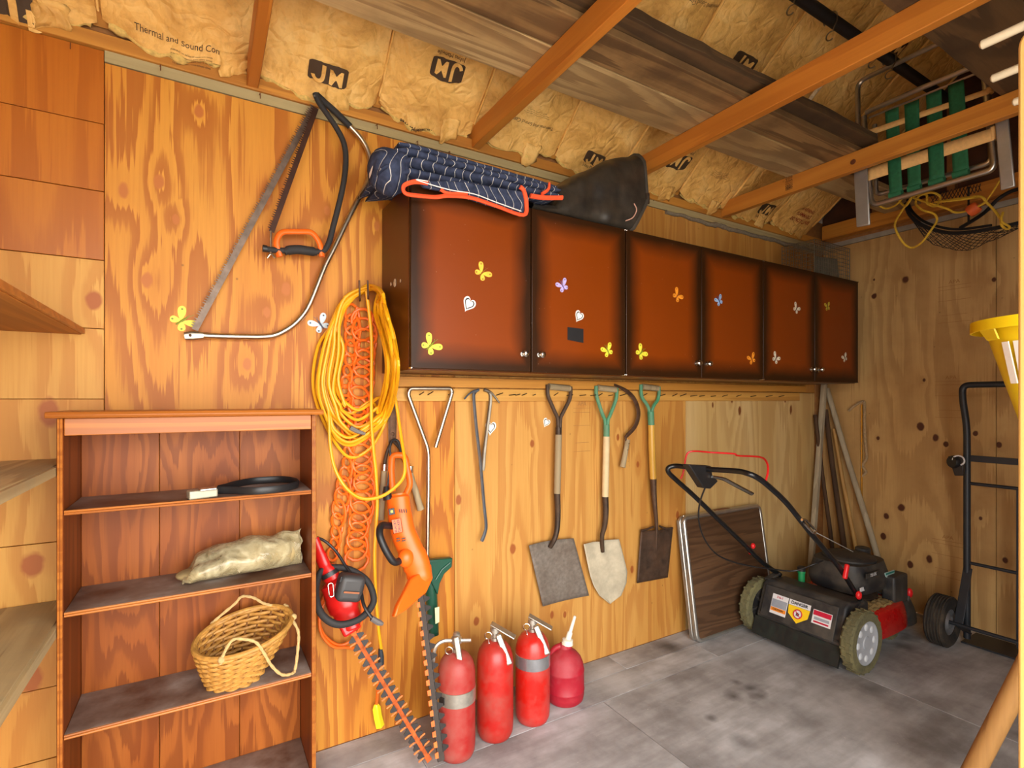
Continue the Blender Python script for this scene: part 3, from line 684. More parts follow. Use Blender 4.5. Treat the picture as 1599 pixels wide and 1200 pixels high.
MB().lathe(W(297, 524, .036), (0, -1, 0), [(.005, -.004), (.005, .002), (.002, .004)], 10).build('rivet', M_rust, t)
# small bow saw
t = thing('bow_saw', 'small bow saw with black frame and orange hand guard', 'saw', tuple(W(490, 152, .07)))
fr = [(492, 146), (498, 160), (512, 180), (526, 201), (537, 224), (540, 250), (537, 283), (529, 320), (520, 355), (514, 378), (506, 391), (494, 393), (460, 392), (430, 391), (415, 389)]
MB().tube(catmull(Wl(fr, .07), 4), .0105, 12).build('frame', M_blk2, t)
MB().tube(Wl([(417, 389), (410, 388)], .07), .0125, 12).build('end_plug', M_blk, t)
bow_blade(W(423, 362, .0705), W(493, 168, .0705), .022, .0085, .0015, 1).build('blade', plain('saw_blade_brown', (64, 38, 26), .5, .6, var=.3, scale=30), t, smooth=False)
gp = fillet(Wl([(437, 401), (430, 378), (438, 362), (488, 362), (500, 380), (503, 401)], .07), .02, 5)
MB().tube(gp, .0115, 10, flat=.8).build('hand_guard', M_orange, t)
MB().tube(catmull(Wl([(444, 394), (452, 391), (465, 390), (482, 392), (495, 394)], .07), 4), [.0125]*3+[.0165]*8+[.0165]*4+[.013]*2, 12).build('grip', M_blk2, t)
MB().tube(Wl([(423, 361), (423, 397)], .072), .004, 8).build('tension_bolt', M_steel, t)
m = MB()
m.tube(Wl([(417, 403), (421, 397), (425, 397), (429, 403)], .074), [.003, .005, .005, .003], 8, flat=.5); m.build('wing_nut', M_steel, t)
# the nail and loop both saws hang on
tag(MB().tube([W(491, 150, 0)+V((0, 0, .0)), W(491, 150, .1)], .004, 8).build('hanging_nail', M_nail, loc=tuple(W(491, 150, 0))), 'nail in the wall plate that holds both bow saws', 'nail')

# ---- yellow extension cord
M_yel = plain('cord_yellow', (232, 164, 14), .45, var=.06); M_ocord = plain('cord_orange', (238, 106, 22), .45, var=.08)
t = thing('extension_cord', 'coiled yellow extension cord hung on wall hooks beside the bookcase', 'cord', tuple(W(575, 452, .05)))
random.seed(11); pts = []
for k in range(12):
    j = lambda a: random.uniform(-a, a); e = k/11; off = .028+.045*((k*5) % 12)/12
    xl = 489+e*36+j(4); xr = 621-e*16+j(5); yb = 706-e*62+j(8); cx_ = 553+j(9)
    loop = [(579+j(7), 449+j(3)), (545+j(6)-6*(1-e), 470+j(5)), (515+e*14+j(5), 505+j(8)), (xl+8, 548+j(8)), (xl, 600+j(8)), (xl+11, 650+j(6)-e*20), (cx_-24, yb-14), (cx_, yb+j(3)), (cx_+32, yb-20), (xr-14, 640+j(9)), (xr, 590+j(10)), (xr-5, 535+j(9)), (xr-18, 486+j(7)), (595+j(4), 458+j(3))]
    for a, b in loop:
        p = W(a, b, off+random.uniform(-.004, .004))
        if p.z > 1.40 and p.x > .598: q = XP(a, b, .600-.05*random.random()); f = min(1, (p.z-1.40)/.05); p = p*(1-f)+q*f
        pts.append(p)
MB().tube(catmull(pts, 5), .0064, 7).build('coil', M_yel, t)
MB().tube(catmull(Wl([(572, 455), (576, 485), (580, 530), (580, 600), (580, 655), (583, 700), (587, 740), (589, 790), (585, 860), (586, 910), (589, 960), (592, 992), (596, 1018)], .085), 6), .0064, 8).build('hanging_strand', M_yel, t)
MB().tube(catmull([W(a, b, o) for a, b, o in ((613, 600, .08), (619, 632, .08), (626, 680, .12), (632, 722, .17), (630, 745, .18), (616, 762, .18), (594, 776, .17), (566, 779, .15), (542, 764, .12), (524, 735, .10), (516, 700, .08), (514, 660, .07), (513, 640, .06))], 6), .0064, 8).build('lower_loop', M_yel, t)
pg = MB().tube(Wl([(594, 1014), (595, 1026), (595, 1038)], .085), [.0085, .0115, .0115], 10).build('plug', plain('plug_dark', (44, 52, 60), .5), t)
for dx in (-3, 3): MB().tube(Wl([(595+dx, 1037), (595+dx*1.2, 1047)], .085), .0022, 6).build('prong', M_chrome, pg)
MB().tube(Wl([(547, 668), (558, 674), (570, 678)], .095), [.009, .0085, .006], 8).build('cord_end', plain('cord_end_grey', (110, 104, 98), .6), t)
for px in (562, 575): tag(MB().tube(fillet([W(px, 470, .0), W(px, 466, .115), W(px-1, 438, .125)], .02), .0036, 8).build('wall_hook', M_rust, loc=tuple(W(px, 470, 0))), 'rusty wall hook holding the coiled yellow and orange cords', 'hook', 'hooks under the cords')
# ---- orange cord, knitted into a chain
t = thing('extension_cord', 'orange extension cord knitted into a long hanging chain', 'cord', tuple(W(570, 470, .03)))
pts = []; 
for i in range(13*26):
    ph = i/26; cy = 492+ph*30.0; cx_ = 566+5*math.sin(ph*.9)-ph*.3; r = 20+2.5*math.sin(ph*2.1); a = 2*math.pi*ph*2
    pts.append(W(cx_+r*.85*math.cos(a), cy+r*math.sin(a)*.95, .024+.010*math.sin(a*1.5+1)))
MB().tube(pts, .0058, 7).build('chain_loops', M_ocord, t)
pts = []
for i in range(11*26):
    ph = i/26; cy = 480+ph*36; e = ph/11; cx_ = 548-12*e-max(0, e-.75)*90+4*math.sin(ph*1.3); r = 12+3*math.sin(ph*1.7); a = 2*math.pi*ph*2
    pts.append(W(cx_+r*math.cos(a)*.8, cy+r*1.35*math.sin(a), .020+.010*math.cos(a*1.5)))
MB().tube(pts, .0058, 7).build('chain_loops', M_ocord, t)
low = [(520, 880, .02), (506, 930, .03), (498, 965, .03), (506, 992, .03), (530, 1008, .03), (553, 996, .03), (566, 965, .03), (560, 930, .03), (540, 915, .03), (515, 930, .03), (500, 960, .04), (502, 990, .04), (520, 1010, .04), (545, 1012, .04), (575, 1020, .035), (588, 1045, .03), (590, 1070, .03), (588, 1102, .03)]
MB().tube(catmull([W(*q) for q in low], 6), .0058, 8).build('lead', M_ocord, t)
MB().tube(Wl([(587, 1100), (588, 1106), (590, 1120), (594, 1136)], .03), [.010, .018, .018, .019], 4, flat=.7, up=(0, 1, 0)).build('connector', plain('connector_yellow', (250, 224, 40), .4, var=.05), t, bevel=.003)

# ---- hedge shears behind the cords
t = thing('hedge_shears', 'old hedge shears with wooden handles hanging behind the yellow cord', 'shears', tuple(W(612, 640, .02)))
for s_, (a, b) in ((1, ((609, 612), (614, 690))), (-1, ((618, 616), (611, 692)))): MB().tube(Wl([a, ((a[0]+b[0])/2+3*s_, (a[1]+b[1])/2), b], .018+.004*s_), [.004, .014, .012], 8, flat=.14, up=(0, 1, 0)).build('blade', M_rust, t)
MB().lathe(W(613, 678, .022), (0, -1, 0), [(.008, -.01), (.008, .004), (.003, .007)], 10).build('pivot', M_rust, t)
for p in (((612, 688), (603, 712), (600, 735), (597, 770), (594, 812)), ((614, 688), (627, 705), (640, 738), (648, 765), (657, 796))):
    MB().tube(catmull(Wl(p[:3], .02), 4), .007, 8).build('tang', M_dark, t)
    MB().tube(catmull(Wl(p[2:], .02), 4), [.012]*4+[.014]*4+[.016], 10).build('handle', M_handg, t)
    MB().tube(Wl([(p[2][0]+.5, p[2][1]-10), p[2]], .02), .0145, 10).build('ferrule', M_chrome, t)

# ---- lean of things that stand on the floor against the wall
def lean(y0, o0, y1, o1): return lambda px, py, d=0.0: W(px, py, o0+(o1-o0)*(py-y0)/(y1-y0)+d)
def trimmer_blade(t, P, a, b, wbar, tooth, mat_bar, mat_t, pitch, guard=None, one_side=False):
    p0, p1 = P(*a), P(*b); d = p1-p0; L = d.length; d.normalize(); vw = (p0-CAM).normalized(); n = d.cross(V((0, -1, 0))).normalized(); th = d.cross(n).normalized()
    MB().bar(p0, p1, wbar, .006, up=th).build('blade_bar', mat_bar, t, bevel=.001, seg=1)
    k = int(L/pitch)
    for s_ in (1, -1):
        for i in range(1, k):
            q = p0+d*(i*pitch)-th*.004; f = .40
            poly = [q+n*s_*wbar*.35-d*pitch*f, q+n*s_*(wbar*.5+tooth*.95)-d*pitch*.08, q+n*s_*(wbar*.5+tooth*.95)+d*pitch*.14, q+n*s_*wbar*.35+d*pitch*f]
            if not (one_side and s_ > 0): MB().prism([x-th*.0015 for x in poly], th*.003).build('tooth', mat_t, t, smooth=False)
            q = p0+d*((i+.5)*pitch)+th*(.004 if not one_side else -.004); L2 = 1.15 if not one_side else .45; f = .10 if not one_side else .30
            poly = [q+n*s_*wbar*.35-d*pitch*f, q+n*s_*(wbar*.5+tooth*L2)-d*pitch*f*.8, q+n*s_*(wbar*.5+tooth*L2)+d*pitch*f*.8, q+n*s_*wbar*.35+d*pitch*f]
            if not (one_side and s_ < 0): MB().prism([x-th*.0015 for x in poly], th*.003).build('guard_tooth', guard, t, smooth=False)
# ---- orange hedge trimmer
P = lean(707, .06, 1190, .372)
t = thing('hedge_trimmer', 'orange electric hedge trimmer standing on its blade against the wall', 'trimmer', tuple(P(690, 1190)))
ctr = [(621, 772), (622, 782), (624, 800), (626, 815), (630, 832), (637, 850), (645, 868), (651, 885), (655, 903), (653, 920)]
MB().tube(catmull([P(*q) for q in ctr], 3), [.036]*2+[.046]*5+[.048]*6+[.050]*5+[.054]*4+[.050]*3+[.036, .03, .024], 20, flat=.8).build('body', M_orange, t)
hd = fillet([P(613, 768), P(611, 735), P(612, 711), P(632, 711), P(637, 735), P(641, 758), P(632, 775)], .02, 4)
MB().tube(hd, .0125, 12).build('rear_handle', M_orange, t)
MB().tube([P(603, 760), P(604, 770), P(606, 781)], [.010, .017, .019], 12).build('cord_socket', M_blk, t)
MB().tube(catmull([P(605, 762), P(610, 720), P(609, 700), P(613, 688), P(622, 690), P(626, 710)], 5), .0048, 8).build('cord_loop', M_blk, t)
fh = fillet([P(612, 822), P(594, 820, .03), P(592, 836, .05), P(602, 860, .05), P(615, 880, .04), P(626, 876, .02), P(634, 866)], .03, 5)
MB().tube(fh, .0135, 12).build('front_handle', M_blk, t)
MB().ball(P(634, 872, .02), (.032, .03, .036), 14, 10).build('handle_boss', M_orange, t)
gd = [P(636, 905, .02), P(668, 880, -.01), P(671, 903, -.01), P(660, 926), P(650, 934, .02), P(630, 952, .045), P(610, 964, .06), P(616, 945, .055), P(628, 922, .04)]
MB().prism(gd, V((.004, -.028, .006))).build('guard', M_orange, t, bevel=.006)
nv = (CAM-P(622, 830)).normalized(); dn = (P(628, 826)-P(624, 800)).normalized(); sd = dn.cross(nv).normalized()
def plate(name, mat, c, w, h, lift, par): 
    c = c+nv*lift; return MB().prism([c+sd*a*w/2+dn*b*h/2 for a, b in ((-1, -1), (1, -1), (1, 1), (-1, 1))], -nv*.004).build(name, mat, par, bevel=.001)
lp = plate('maker_plate', M_orange, P(620, 822), .034, .052, .050, t)
c = P(620, 822)+nv*.0505
MB().tube([c+sd*a*.0165+dn*b*.0255 for a, b in ((-1, -1), (1, -1), (1, 1), (-1, 1))], .0009, 4, closed=True).build('plate_line', M_blk, lp)
m = MB(); text_on(m, 'BLACK+', .0125, c+sd*.006, -dn, sd*1, bold=True); m.build('maker_word', M_blk, lp, smooth=False)
m = MB(); text_on(m, 'DECKER', .0125, c-sd*.007, -dn, sd*1, bold=True); m.build('maker_word', M_blk, lp, smooth=False)
plate('warning_label', M_blk, P(612, 800), .022, .024, .047, t); plate('warning_mark', plain('label_yellow', (230, 210, 90), .5), P(612, 800), .009, .009, .0485, t)
for k in range(4): plate('vent_slot', M_blk, P(624+k*3.4, 799), .0036, .014, .0478, t)
for k in range(4): plate('vent_slot', M_blk, P(622+(k % 2)*8, 841+(k//2)*3.5), .014, .004, .051, t)
M_bar1 = plain('blade_bar_dark', (58, 48, 42), .5, .5, var=.2); M_tooth = plain('blade_tooth', (44, 38, 36), .5, .6, var=.2); M_otooth = plain('guard_tooth_orange', (214, 106, 38), .6, .1, var=.25, scale=50)
trimmer_blade(t, P, (656, 922), (689, 1189), .026, .020, M_bar1, M_tooth, .034, M_otooth, True)
# ---- red hedge trimmer
P = lean(850, .10, 1190, .335)
t = thing('hedge_trimmer', 'red electric hedge trimmer with rusty orange blade leaning beside the bookcase', 'trimmer', tuple(P(672, 1190)))
MB().tube(catmull([P(490, 842), P(498, 862), P(508, 886), P(520, 905), P(530, 930), P(538, 950), P(545, 970), P(549, 984)], 4), [.020]*5+[.023]*4+[.032]*4+[.056]*4+[.060]*4+[.05]*4+[.034]*3+[.026], 18, flat=.75).build('body', M_red, t)
MB().tube([P(514, 893, .004), P(517, 899, .004)], .034, 14).build('collar', M_blk, t)
mo = MB(); mo.box(P(546, 917, .055), (.092, .07, .095), Matrix.Rotation(.25, 3, 'Y')); mb_ = mo.build('motor_cover', plain('motor_grey', (58, 56, 56), .5), t, bevel=.02, seg=4)
c0 = P(546, 908, .0905)
for k in range(6): MB().box(c0+V((-.03+.012*k, 0, .012-.004*k)), (.004, .004, .018), Matrix.Rotation(.25, 3, 'Y')).build('vent_slot', M_blk, mb_)
MB().box(P(549, 926, .0905), (.055, .003, .006), Matrix.Rotation(.25, 3, 'Y')).build('trim_stripe', plain('stripe_copper', (150, 92, 60), .4, .5), mb_)
m = MB(); m.tube(fillet([P(516, 921, .07)+V((a, 0, b)) for a, b in ((-.008, .022), (.008, .022), (.012, -.026), (-.004, -.026))], .008, 3, True), .0022, 6, closed=True); m.build('side_badge', M_chrome, t)
ring = [P(505, 890), P(540, 888, .03), P(571, 905, .06), P(583, 930, .075), P(580, 948, .08), P(560, 968, .085), P(530, 976, .085), P(508, 966, .08), P(496, 946, .06), P(494, 915, .02)]
MB().tube(catmull(ring, 4, True), .0145, 12, closed=True, flat=.8).build('wrap_handle', M_blk2, t)
MB().tube(catmull([P(564, 924, .06), P(568, 945, .09), P(578, 962, .10), P(586, 970, .10)], 5), .006, 8).build('cord_stub', M_blk, t)
MB().tube([P(580, 966, .10), P(592, 973, .10), P(598, 975, .10)], [.010, .011, .006], 8).build('cord_plug', plain('plug_grey', (96, 90, 88), .6), t)
MB().tube(catmull([P(495, 840), P(508, 846, .01), P(525, 862, .02), P(540, 885, .04), P(548, 896, .06)], 5), .0052, 8).build('cord', M_blk, t)
MB().bar(P(538, 962), P(551, 988), .066, .03, up=(0, -1, .2)).build('neck', M_red, t, bevel=.008)
M_bar2 = plain('blade_bar_rust', (206, 92, 24), .7, .1, var=.15, scale=30, dirt=(80, 44, 22), dirt_amt=.5, dirt_scale=40)
trimmer_blade(t, P, (549, 984), (671, 1189),   .020, .020, M_bar2, M_tooth, .032, M_otooth)

# ---- bulb planter with bent steel handle
t = thing('bulb_planter', 'green scoop planter on a bent steel rod handle hanging from the nail rail', 'garden tool', tuple(W(670, 606, .045)))
rd = fillet(Wl([(680, 699), (706, 613), (704, 607), (640, 607), (637, 616), (669, 703), (669, 760), (667, 884)], .045), .03, 6)
MB().tube(rd, .0088, 12).build('handle_rod', M_steel, t)
a, b = W(674, 884, .05), W(681, 995, .05); d = (b-a)
def chan(u, v):
    p = a+d*v; an = math.radians(200*(u-.5)); r = .026*(1-.25*v); return p+V((math.sin(an)*r, .026-math.cos(an)*r*1.0, 0))
MB().grid(chan, 16, 12).build('scoop', M_dgreen, t, solid=.004)
fp = Wl([(667, 876), (707, 872), (706, 886), (694, 897), (687, 912), (684, 930), (671, 905)], .062)
MB().prism(fp, (0, .03, 0)).build('foot_plate', M_dgreen, t, bevel=.004)
MB().tube(Wl([(703, 879), (690, 890), (680, 906)], .064), .004, 8).build('rib', M_dgreen, t)
MB().prism(Wl([(679, 950), (686, 948), (686, 972), (680, 975)], .029+.052), (0, .002, 0)).build('label', plain('label_pale', (206, 226, 180), .5), t, smooth=False)

# ---- two pry bars
M_pry1 = plain('pry_blue', (92, 104, 116), .4, .6, var=.2, dirt=(120, 100, 80)); M_pry2 = plain('pry_grey', (120, 112, 100), .45, .7, var=.2)
def prybar(label, pts, off, mat, claw):
    t = thing('pry_bar', label, 'pry bar', tuple(W(*pts[1], off)))
    n = len(catmull(Wl(pts, off), 5)); MB().tube(catmull(Wl(pts, off), 5), [.0085]*(n-6)+[.009, .009, .0095, .010, .010, .008], 6, flat=.85).build('bar', mat, t)
    for s_ in (1, -1):
        q = Wl(claw, off+.007*s_); MB().tube(catmull(q, 4), [.006]*4+[.005]*2+[.004]*(len(catmull(q, 4))-7)+[.002], 6).build('claw', mat, t)
prybar('blue-grey pry bar crossing in front of another pry bar', [(747, 609), (741, 614), (740, 625), (744, 670), (750, 722), (756, 790), (759, 820), (757, 833), (752, 846)], .042, M_pry1, [(748, 609), (738, 612), (731, 617), (725, 624)])
prybar('plain grey pry bar behind the blue-grey pry bar', [(756, 609), (764, 613), (766, 625), (762, 660), (757, 700), (754, 735)], .026, M_pry2, [(756, 609), (766, 613), (773, 620), (780, 630)])

# ---- shovels
def dgrip(t, pl_, pr_, yk, shaft, mat, off, gm):
    (x0, y0), (x1, y1) = pl_, pr_
    MB().tube(Wl([(x0+2, y0), (x1-2, y1)], off), .0155, 14).build('grip', gm, t)
    for xs, ys in ((x0, y0), (x1, y1)):
        side = 1 if xs > shaft[0] else -1
        q = [(xs, ys-3), (xs, ys+8), (xs-side*2, ys+18), (shaft[0]+side*6, yk-10), (shaft[0]+side*2.2, yk), (shaft[0]+side*1.2, shaft[1])]
        MB().tube(catmull(Wl(q, off), 4), [.0095]*14+[.009]*7, 10, flat=.8).build('yoke', mat, t)
def shaft_(t, name, pts, off, r, mat, n=14):
    q = catmull([W(p[0], p[1], off if len(p) < 3 else p[2]) for p in pts], 5); m = len(q); MB().tube(q, [r[0]+(r[1]-r[0])*i/(m-1) for i in range(m)], n).build(name, mat, t)
def dished(t, poly_fn, nu, nv, mat, name='blade'):
    return MB().grid(poly_fn, nu, nv).build(name, mat, t, solid=.003)
M_sq = plain('shovel_grey', (132, 122, 112), .65, .45, var=.22, scale=60, dirt=(104, 86, 70)); M_rd = plain('shovel_muddy', (196, 184, 158), .8, .1, var=.12, scale=30, dirt=(150, 140, 120)); M_sp = plain('spade_brown', (84, 66, 54), .5, .6, var=.3, scale=30, dirt=(110, 76, 50))
OF = .045
t = thing('shovel', 'square-mouth shovel with worn black D-handle hanging on the nail rail', 'shovel', tuple(W(872, 600, OF)))
dgrip(t, (855, 604), (891, 607), 655, (873, 682), M_dark, OF, M_handg); shaft_(t, 'shaft', [(872, 668), (872, 680)], OF, (.0135, .014), M_dark); shaft_(t, 'wood_shaft', [(872, 679), (871, 725), (870, 771)], OF, (.0165, .0165), M_handg)
shaft_(t, 'socket', [(870, 770), (871, 800), (870, 825), (866, 842, .05), (859, 855, .032)], OF, (.0155, .011), M_dark)
A = [W(825, 852, .03), W(895, 841, .03), W(919, 930, .02), W(847, 947, .02)]
dished(t, lambda u, v: (A[0]*(1-u)+A[1]*u)*(1-v)+(A[3]*(1-u)+A[2]*u)*v+V((0, .012*math.sin(math.pi*u)*(1-.3*v)-.004, .004*math.sin(math.pi*u)*(v < .05))), 16, 14, M_sq)
t = thing('shovel', 'round-point shovel with green D-handle and dried mud on its blade', 'shovel', tuple(W(946, 600, OF)))
dgrip(t, (931, 606), (963, 609), 658, (947, 684), M_green, OF, M_handg); shaft_(t, 'ferrule', [(947, 664), (947, 684)], OF, (.0165, .0165), M_green); shaft_(t, 'wood_shaft', [(947, 682), (946, 730), (945, 776)], OF, (.0175, .0175), plain('shaft_cream', (206, 182, 140), .6, var=.1))
shaft_(t, 'socket', [(945, 775), (946, 800), (944, 822), (940, 838, .05), (941, 862, .034)], OF, (.0165, .010), M_dark)
L_, R_ = [(910, 850), (915, 875), (920, 898), (926, 915), (935, 930), (952, 943)], [(965, 842), (972, 868), (978, 892), (977, 910), (969, 930), (952, 943)]
def rp(u, v):
    k = v*5; i = min(4, int(k)); f = k-i; a = V((L_[i][0]*(1-f)+L_[i+1][0]*f, L_[i][1]*(1-f)+L_[i+1][1]*f, 0)); b = V((R_[i][0]*(1-f)+R_[i+1][0]*f, R_[i][1]*(1-f)+R_[i+1][1]*f, 0)); c = a*(1-u)+b*u
    return W(c.x, c.y, .032-.012*v)+V((0, (.020*math.sin(math.pi*u)-.008)*(1-.5*v)-.018*max(0, 1-abs(u-.5)*7)*max(0, 1-v*2.2), 0))
dished(t, rp, 18, 20, M_rd)
t = thing('drain_spade', 'narrow drain spade with green D-handle and varnished yellow shaft', 'spade', tuple(W(1015, 600, OF)))
dgrip(t, (1001, 604), (1029, 607), 642, (1016, 664), M_green, OF, M_handg); shaft_(t, 'ferrule', [(1016, 643), (1017, 665)], OF, (.0185, .0175), M_green); shaft_(t, 'wood_shaft', [(1017, 664), (1018, 705), (1020, 748)], OF, (.0185, .0185), grain('shaft_varnish', (226, 172, 80), (176, 116, 44), sv=(8, 8, .8), rings=5, contrast=.35, rough=.3))
shaft_(t, 'socket', [(1020, 747), (1021, 770), (1023, 795), (1025, 822, .04), (1024, 860, .026), (1021, 885, .018)], OF, (.0185, .004), M_sp)
B = [W(1000, 830, .024), W(1050, 825, .024), W(1042, 902, .016), W(994, 911, .016)]
dished(t, lambda u, v: (B[0]*(1-u)+B[1]*u)*(1-v)+(B[3]*(1-u)+B[2]*u)*v+V((0, -.016*max(0, 1-abs(u-.5)*3.2)*(1-v*.8)-.006*abs(u-.5), 0)), 16, 14, M_sp)
for s_, q in ((-1, [(1001, 829), (1010, 827), (1020, 823)]), (1, [(1030, 822), (1040, 826), (1050, 825)])): MB().tube(catmull(Wl(q, .032), 3), .006, 8).build('tread', M_sp, t)
# ---- sickle
t = thing('sickle', 'rusty sickle with short wooden handle hanging between two green-handled tools', 'sickle', tuple(W(975, 605, .04)))
bl = catmull(Wl([(959, 601), (970, 606), (981, 613), (990, 623), (996, 637), (997, 650), (993, 664), (985, 675), (976, 684)], .04), 4); n = len(bl)
MB().tube(bl, [.004+.010*math.sin(math.pi*(.05+.8*i/(n-1))) for i in range(n)], 8, flat=.15, up=(0, 1, 0)).build('blade', M_rust, t)
MB().tube(catmull(Wl([(986, 672), (977, 682), (979, 692)], .04), 4), .006, 8).build('tang', M_rust, t)
MB().tube(Wl([(980, 687), (976, 710), (972, 730)], .04), [.0135, .0135, .015], 12).build('handle', M_handg, t)
for y in (693, 703): MB().lathe(W(982-(y-693)*.2, y, .053), (0, -1, 0), [(.0022, 0), (.0022, .003)], 8).build('rivet', M_dark, t)

# ================================================================ things on the bookcase
t = thing('buckled_strap', 'black strap loop with chrome buckle lying on the top bookcase shelf', 'strap', tuple(ZP(318, 770, 1.05)))
lp = [ZP(a, b, 1.0625) for a, b in ((340, 766), (360, 766), (400, 767), (440, 763), (464, 757), (462, 752), (440, 749), (400, 751), (370, 756), (352, 761), (340, 764))]
MB().tube(catmull(lp, 5), .0028, 8, flat=4.2, up=(0, 0, 1)).build('strap', M_blk, t)
MB().box(ZP(316, 771, 1.062), (.078, .036, .026), Matrix.Rotation(.25, 3, 'Z')).build('buckle_body', plain('buckle_cream', (164, 158, 138), .35, .3), t, bevel=.004, seg=3)
MB().box(ZP(324, 764, 1.078), (.046, .026, .007), Matrix.Rotation(.25, 3, 'Z')).build('buckle_lever', M_chrome, t, bevel=.002)
MB().tube([ZP(334, 768, 1.06)+V((.012*math.cos(a), .009*math.sin(a), 0)) for a in [k*math.pi/6 for k in range(12)]], .0028, 6, closed=True).build('buckle_ring', M_chrome, t)
# ---- plastic bag
def mat_bag():
    g = G('bag_plastic', .09, 0, .7); co = g.co(); n = g.noise(co, 16, 5, .6, 1.2); w = g.nd('TexVoronoi', {'Vector': g.vm('ADD', co, g.vm('MULTIPLY', g.nd('TexNoise', {'Vector': co, 'Scale': 18.0}, out=1), (.05, .05, .05))), 'Scale': 26.0}, feature='DISTANCE_TO_EDGE')
    g.col(g.ramp(n, [(.3, C(180, 162, 116)), (.7, C(214, 202, 164))])); g.b.inputs['Transmission Weight'].default_value = 0.0
    g.put(g.b.inputs['Alpha'], g.ramp(n, [(.35, .42), (.65, .75)])); g.bump(g.math('ADD', n, g.math('MINIMUM', w, .15)), .5, .008); return g.m
t = thing('plastic_bag', 'crumpled translucent plastic bag of odds and ends on the middle bookcase shelf', 'bag', tuple(W(380, 915, .15)))
tops = [(286, 924), (296, 893), (308, 868), (350, 846), (400, 836), (440, 831), (462, 824), (472, 823)]
def bagz(s):
    k = s*7; i = min(6, int(k)); f = k-i; a, b = tops[i], tops[i+1]; p = W(a[0]*(1-f)+b[0]*f, a[1]*(1-f)+b[1]*f, .15); return p.x, p.z
def bag(u, v):
    x, zt = bagz(v); zt = max(zt, .80) if v > .02 else .782; an = 2*math.pi*u; hz = (zt-.770)/2; dy = (.030+.062*math.sin(math.pi*min(1, v*1.1+.1))**.7)*(.35 if v > .97 else 1)
    y, z = math.cos(an)*dy, math.sin(an)*hz
    q = V((x, -.128+y, .771+hz+z)); r = 1+.20*nz(x*14, y*12, z*15)+.05*nz(x*36, y*32, z*36)
    return V((x+.012*nz(z*30, y*30), -.128+y*r, .771+max(0.0, (hz+z)*min(1.25, .12*(1-abs(math.sin(an)))+.9*r))))
bo = MB().grid(bag, 48, 44, True).build('bag_skin', mat_bag(), t, angle=80)
for v, dark in ((.18, 0), (.36, 1), (.55, 0), (.75, 0)):
    x, zt = bagz(v); zc = .771+(zt-.771)*.4
    MB().ball((x, -.128, zc), (.045, .045, (zc-.772)*.95), 14, 8).build('content_lump', plain('content_dark', (70, 64, 48), .7) if dark else plain('content_tan', (168, 146, 100), .8, var=.25), t)
m = MB(); x, zt = bagz(.52); m.tube([V((x-.02+.03*math.sin(k*.3), -.178, .79+.007*k)) for k in range(10)], .006, 6); m.build('content_hose', plain('content_pale', (220, 206, 170), .6), t)

# ---- wicker basket
M_wick = plain('wicker', (182, 130, 58), .6, var=.3, scale=55); M_wickd = plain('wicker_dark', (120, 78, 30), .7, var=.25, scale=55); M_rope = plain('basket_rope', (196, 162, 106), .85, var=.2, scale=90)
bx0 = W(364, 1080, .185); B0 = V((bx0.x+.004, -.178, .436)); T0 = W(382, 986, .165)
t = thing('wicker_basket', 'tilted oval wicker basket with rope handles on the lower bookcase shelf', 'basket', tuple(B0))
def bk(a, h, dr=0.0):
    c = B0*(1-h)+T0*h; rx = .070+(.142-.070)*h**.85+dr; ry = .055+(.098-.055)*h**.85+dr
    p = c+V((rx*math.cos(a), ry*math.sin(a), 0)); p.z += h*(.022*math.cos(a)+.030*math.sin(a)); return p
NS = 22
for k in range(NS):
    a = 2*math.pi*k/NS; MB().tube([bk(a, h/8) for h in range(9)], .0042, 5, flat=.6).build('stake', M_wickd, t)
for r in range(15):
    h = .02+.95*r/14; n = NS*6
    pts = [bk(2*math.pi*i/n, h, .0048*math.cos(math.pi*i/6*1.0+(math.pi if r % 2 else 0))) for i in range(n)]
    MB().tube(pts, .0062, 6, closed=True, flat=.95).build('weave_row', M_wick, t)
MB().tube([bk(2*math.pi*i/60, 1.0, .002) for i in range(60)], .0085, 8, closed=True).build('rim', M_wick, t)
MB().grid(lambda u, v: bk(2*math.pi*u, .02, -.055*v)+V((0, 0, .004)), 32, 4, True).build('base', M_wickd, t, solid=.004)
def rope(pts, r=.0048):
    pts = [V((p.x, p.y, max(p.z, .4405))) for p in pts]
    return MB().tube(catmull(pts, 6), [r*(1+.18*math.sin(i*2.1)) for i in range((len(pts)-1)*6+1)], 7).build('rope_handle', M_rope, t)
rope([bk(2.2, .9, .012), bk(2.2, 1.04, .006), W(366, 944, .07), W(378, 932, .07), W(396, 934, .07), W(410, 942, .08), W(424, 946, .09), W(440, 949, .09), bk(.55, 1.04, .006), bk(.5, .9, .012)])
rope([bk(-2.05, .88, .012), bk(-2.05, 1.03, .006), W(362, 1001, .27), W(382, 999, .27), W(400, 1004, .27), W(412, 1020, .27), W(424, 1040, .26), W(440, 1054, .25), W(456, 1059, .235), W(461, 1045, .22), W(465, 1015, .20), W(466, 988, .18), W(457, 968, .16), bk(-.1, 1.03, .006), bk(-.1, .9, .012)])
for a in (2.2, .5, -2.05, -.1): MB().ball(bk(a, 1.0, .008), .011, 8, 6).build('rope_knot', M_rope, t)

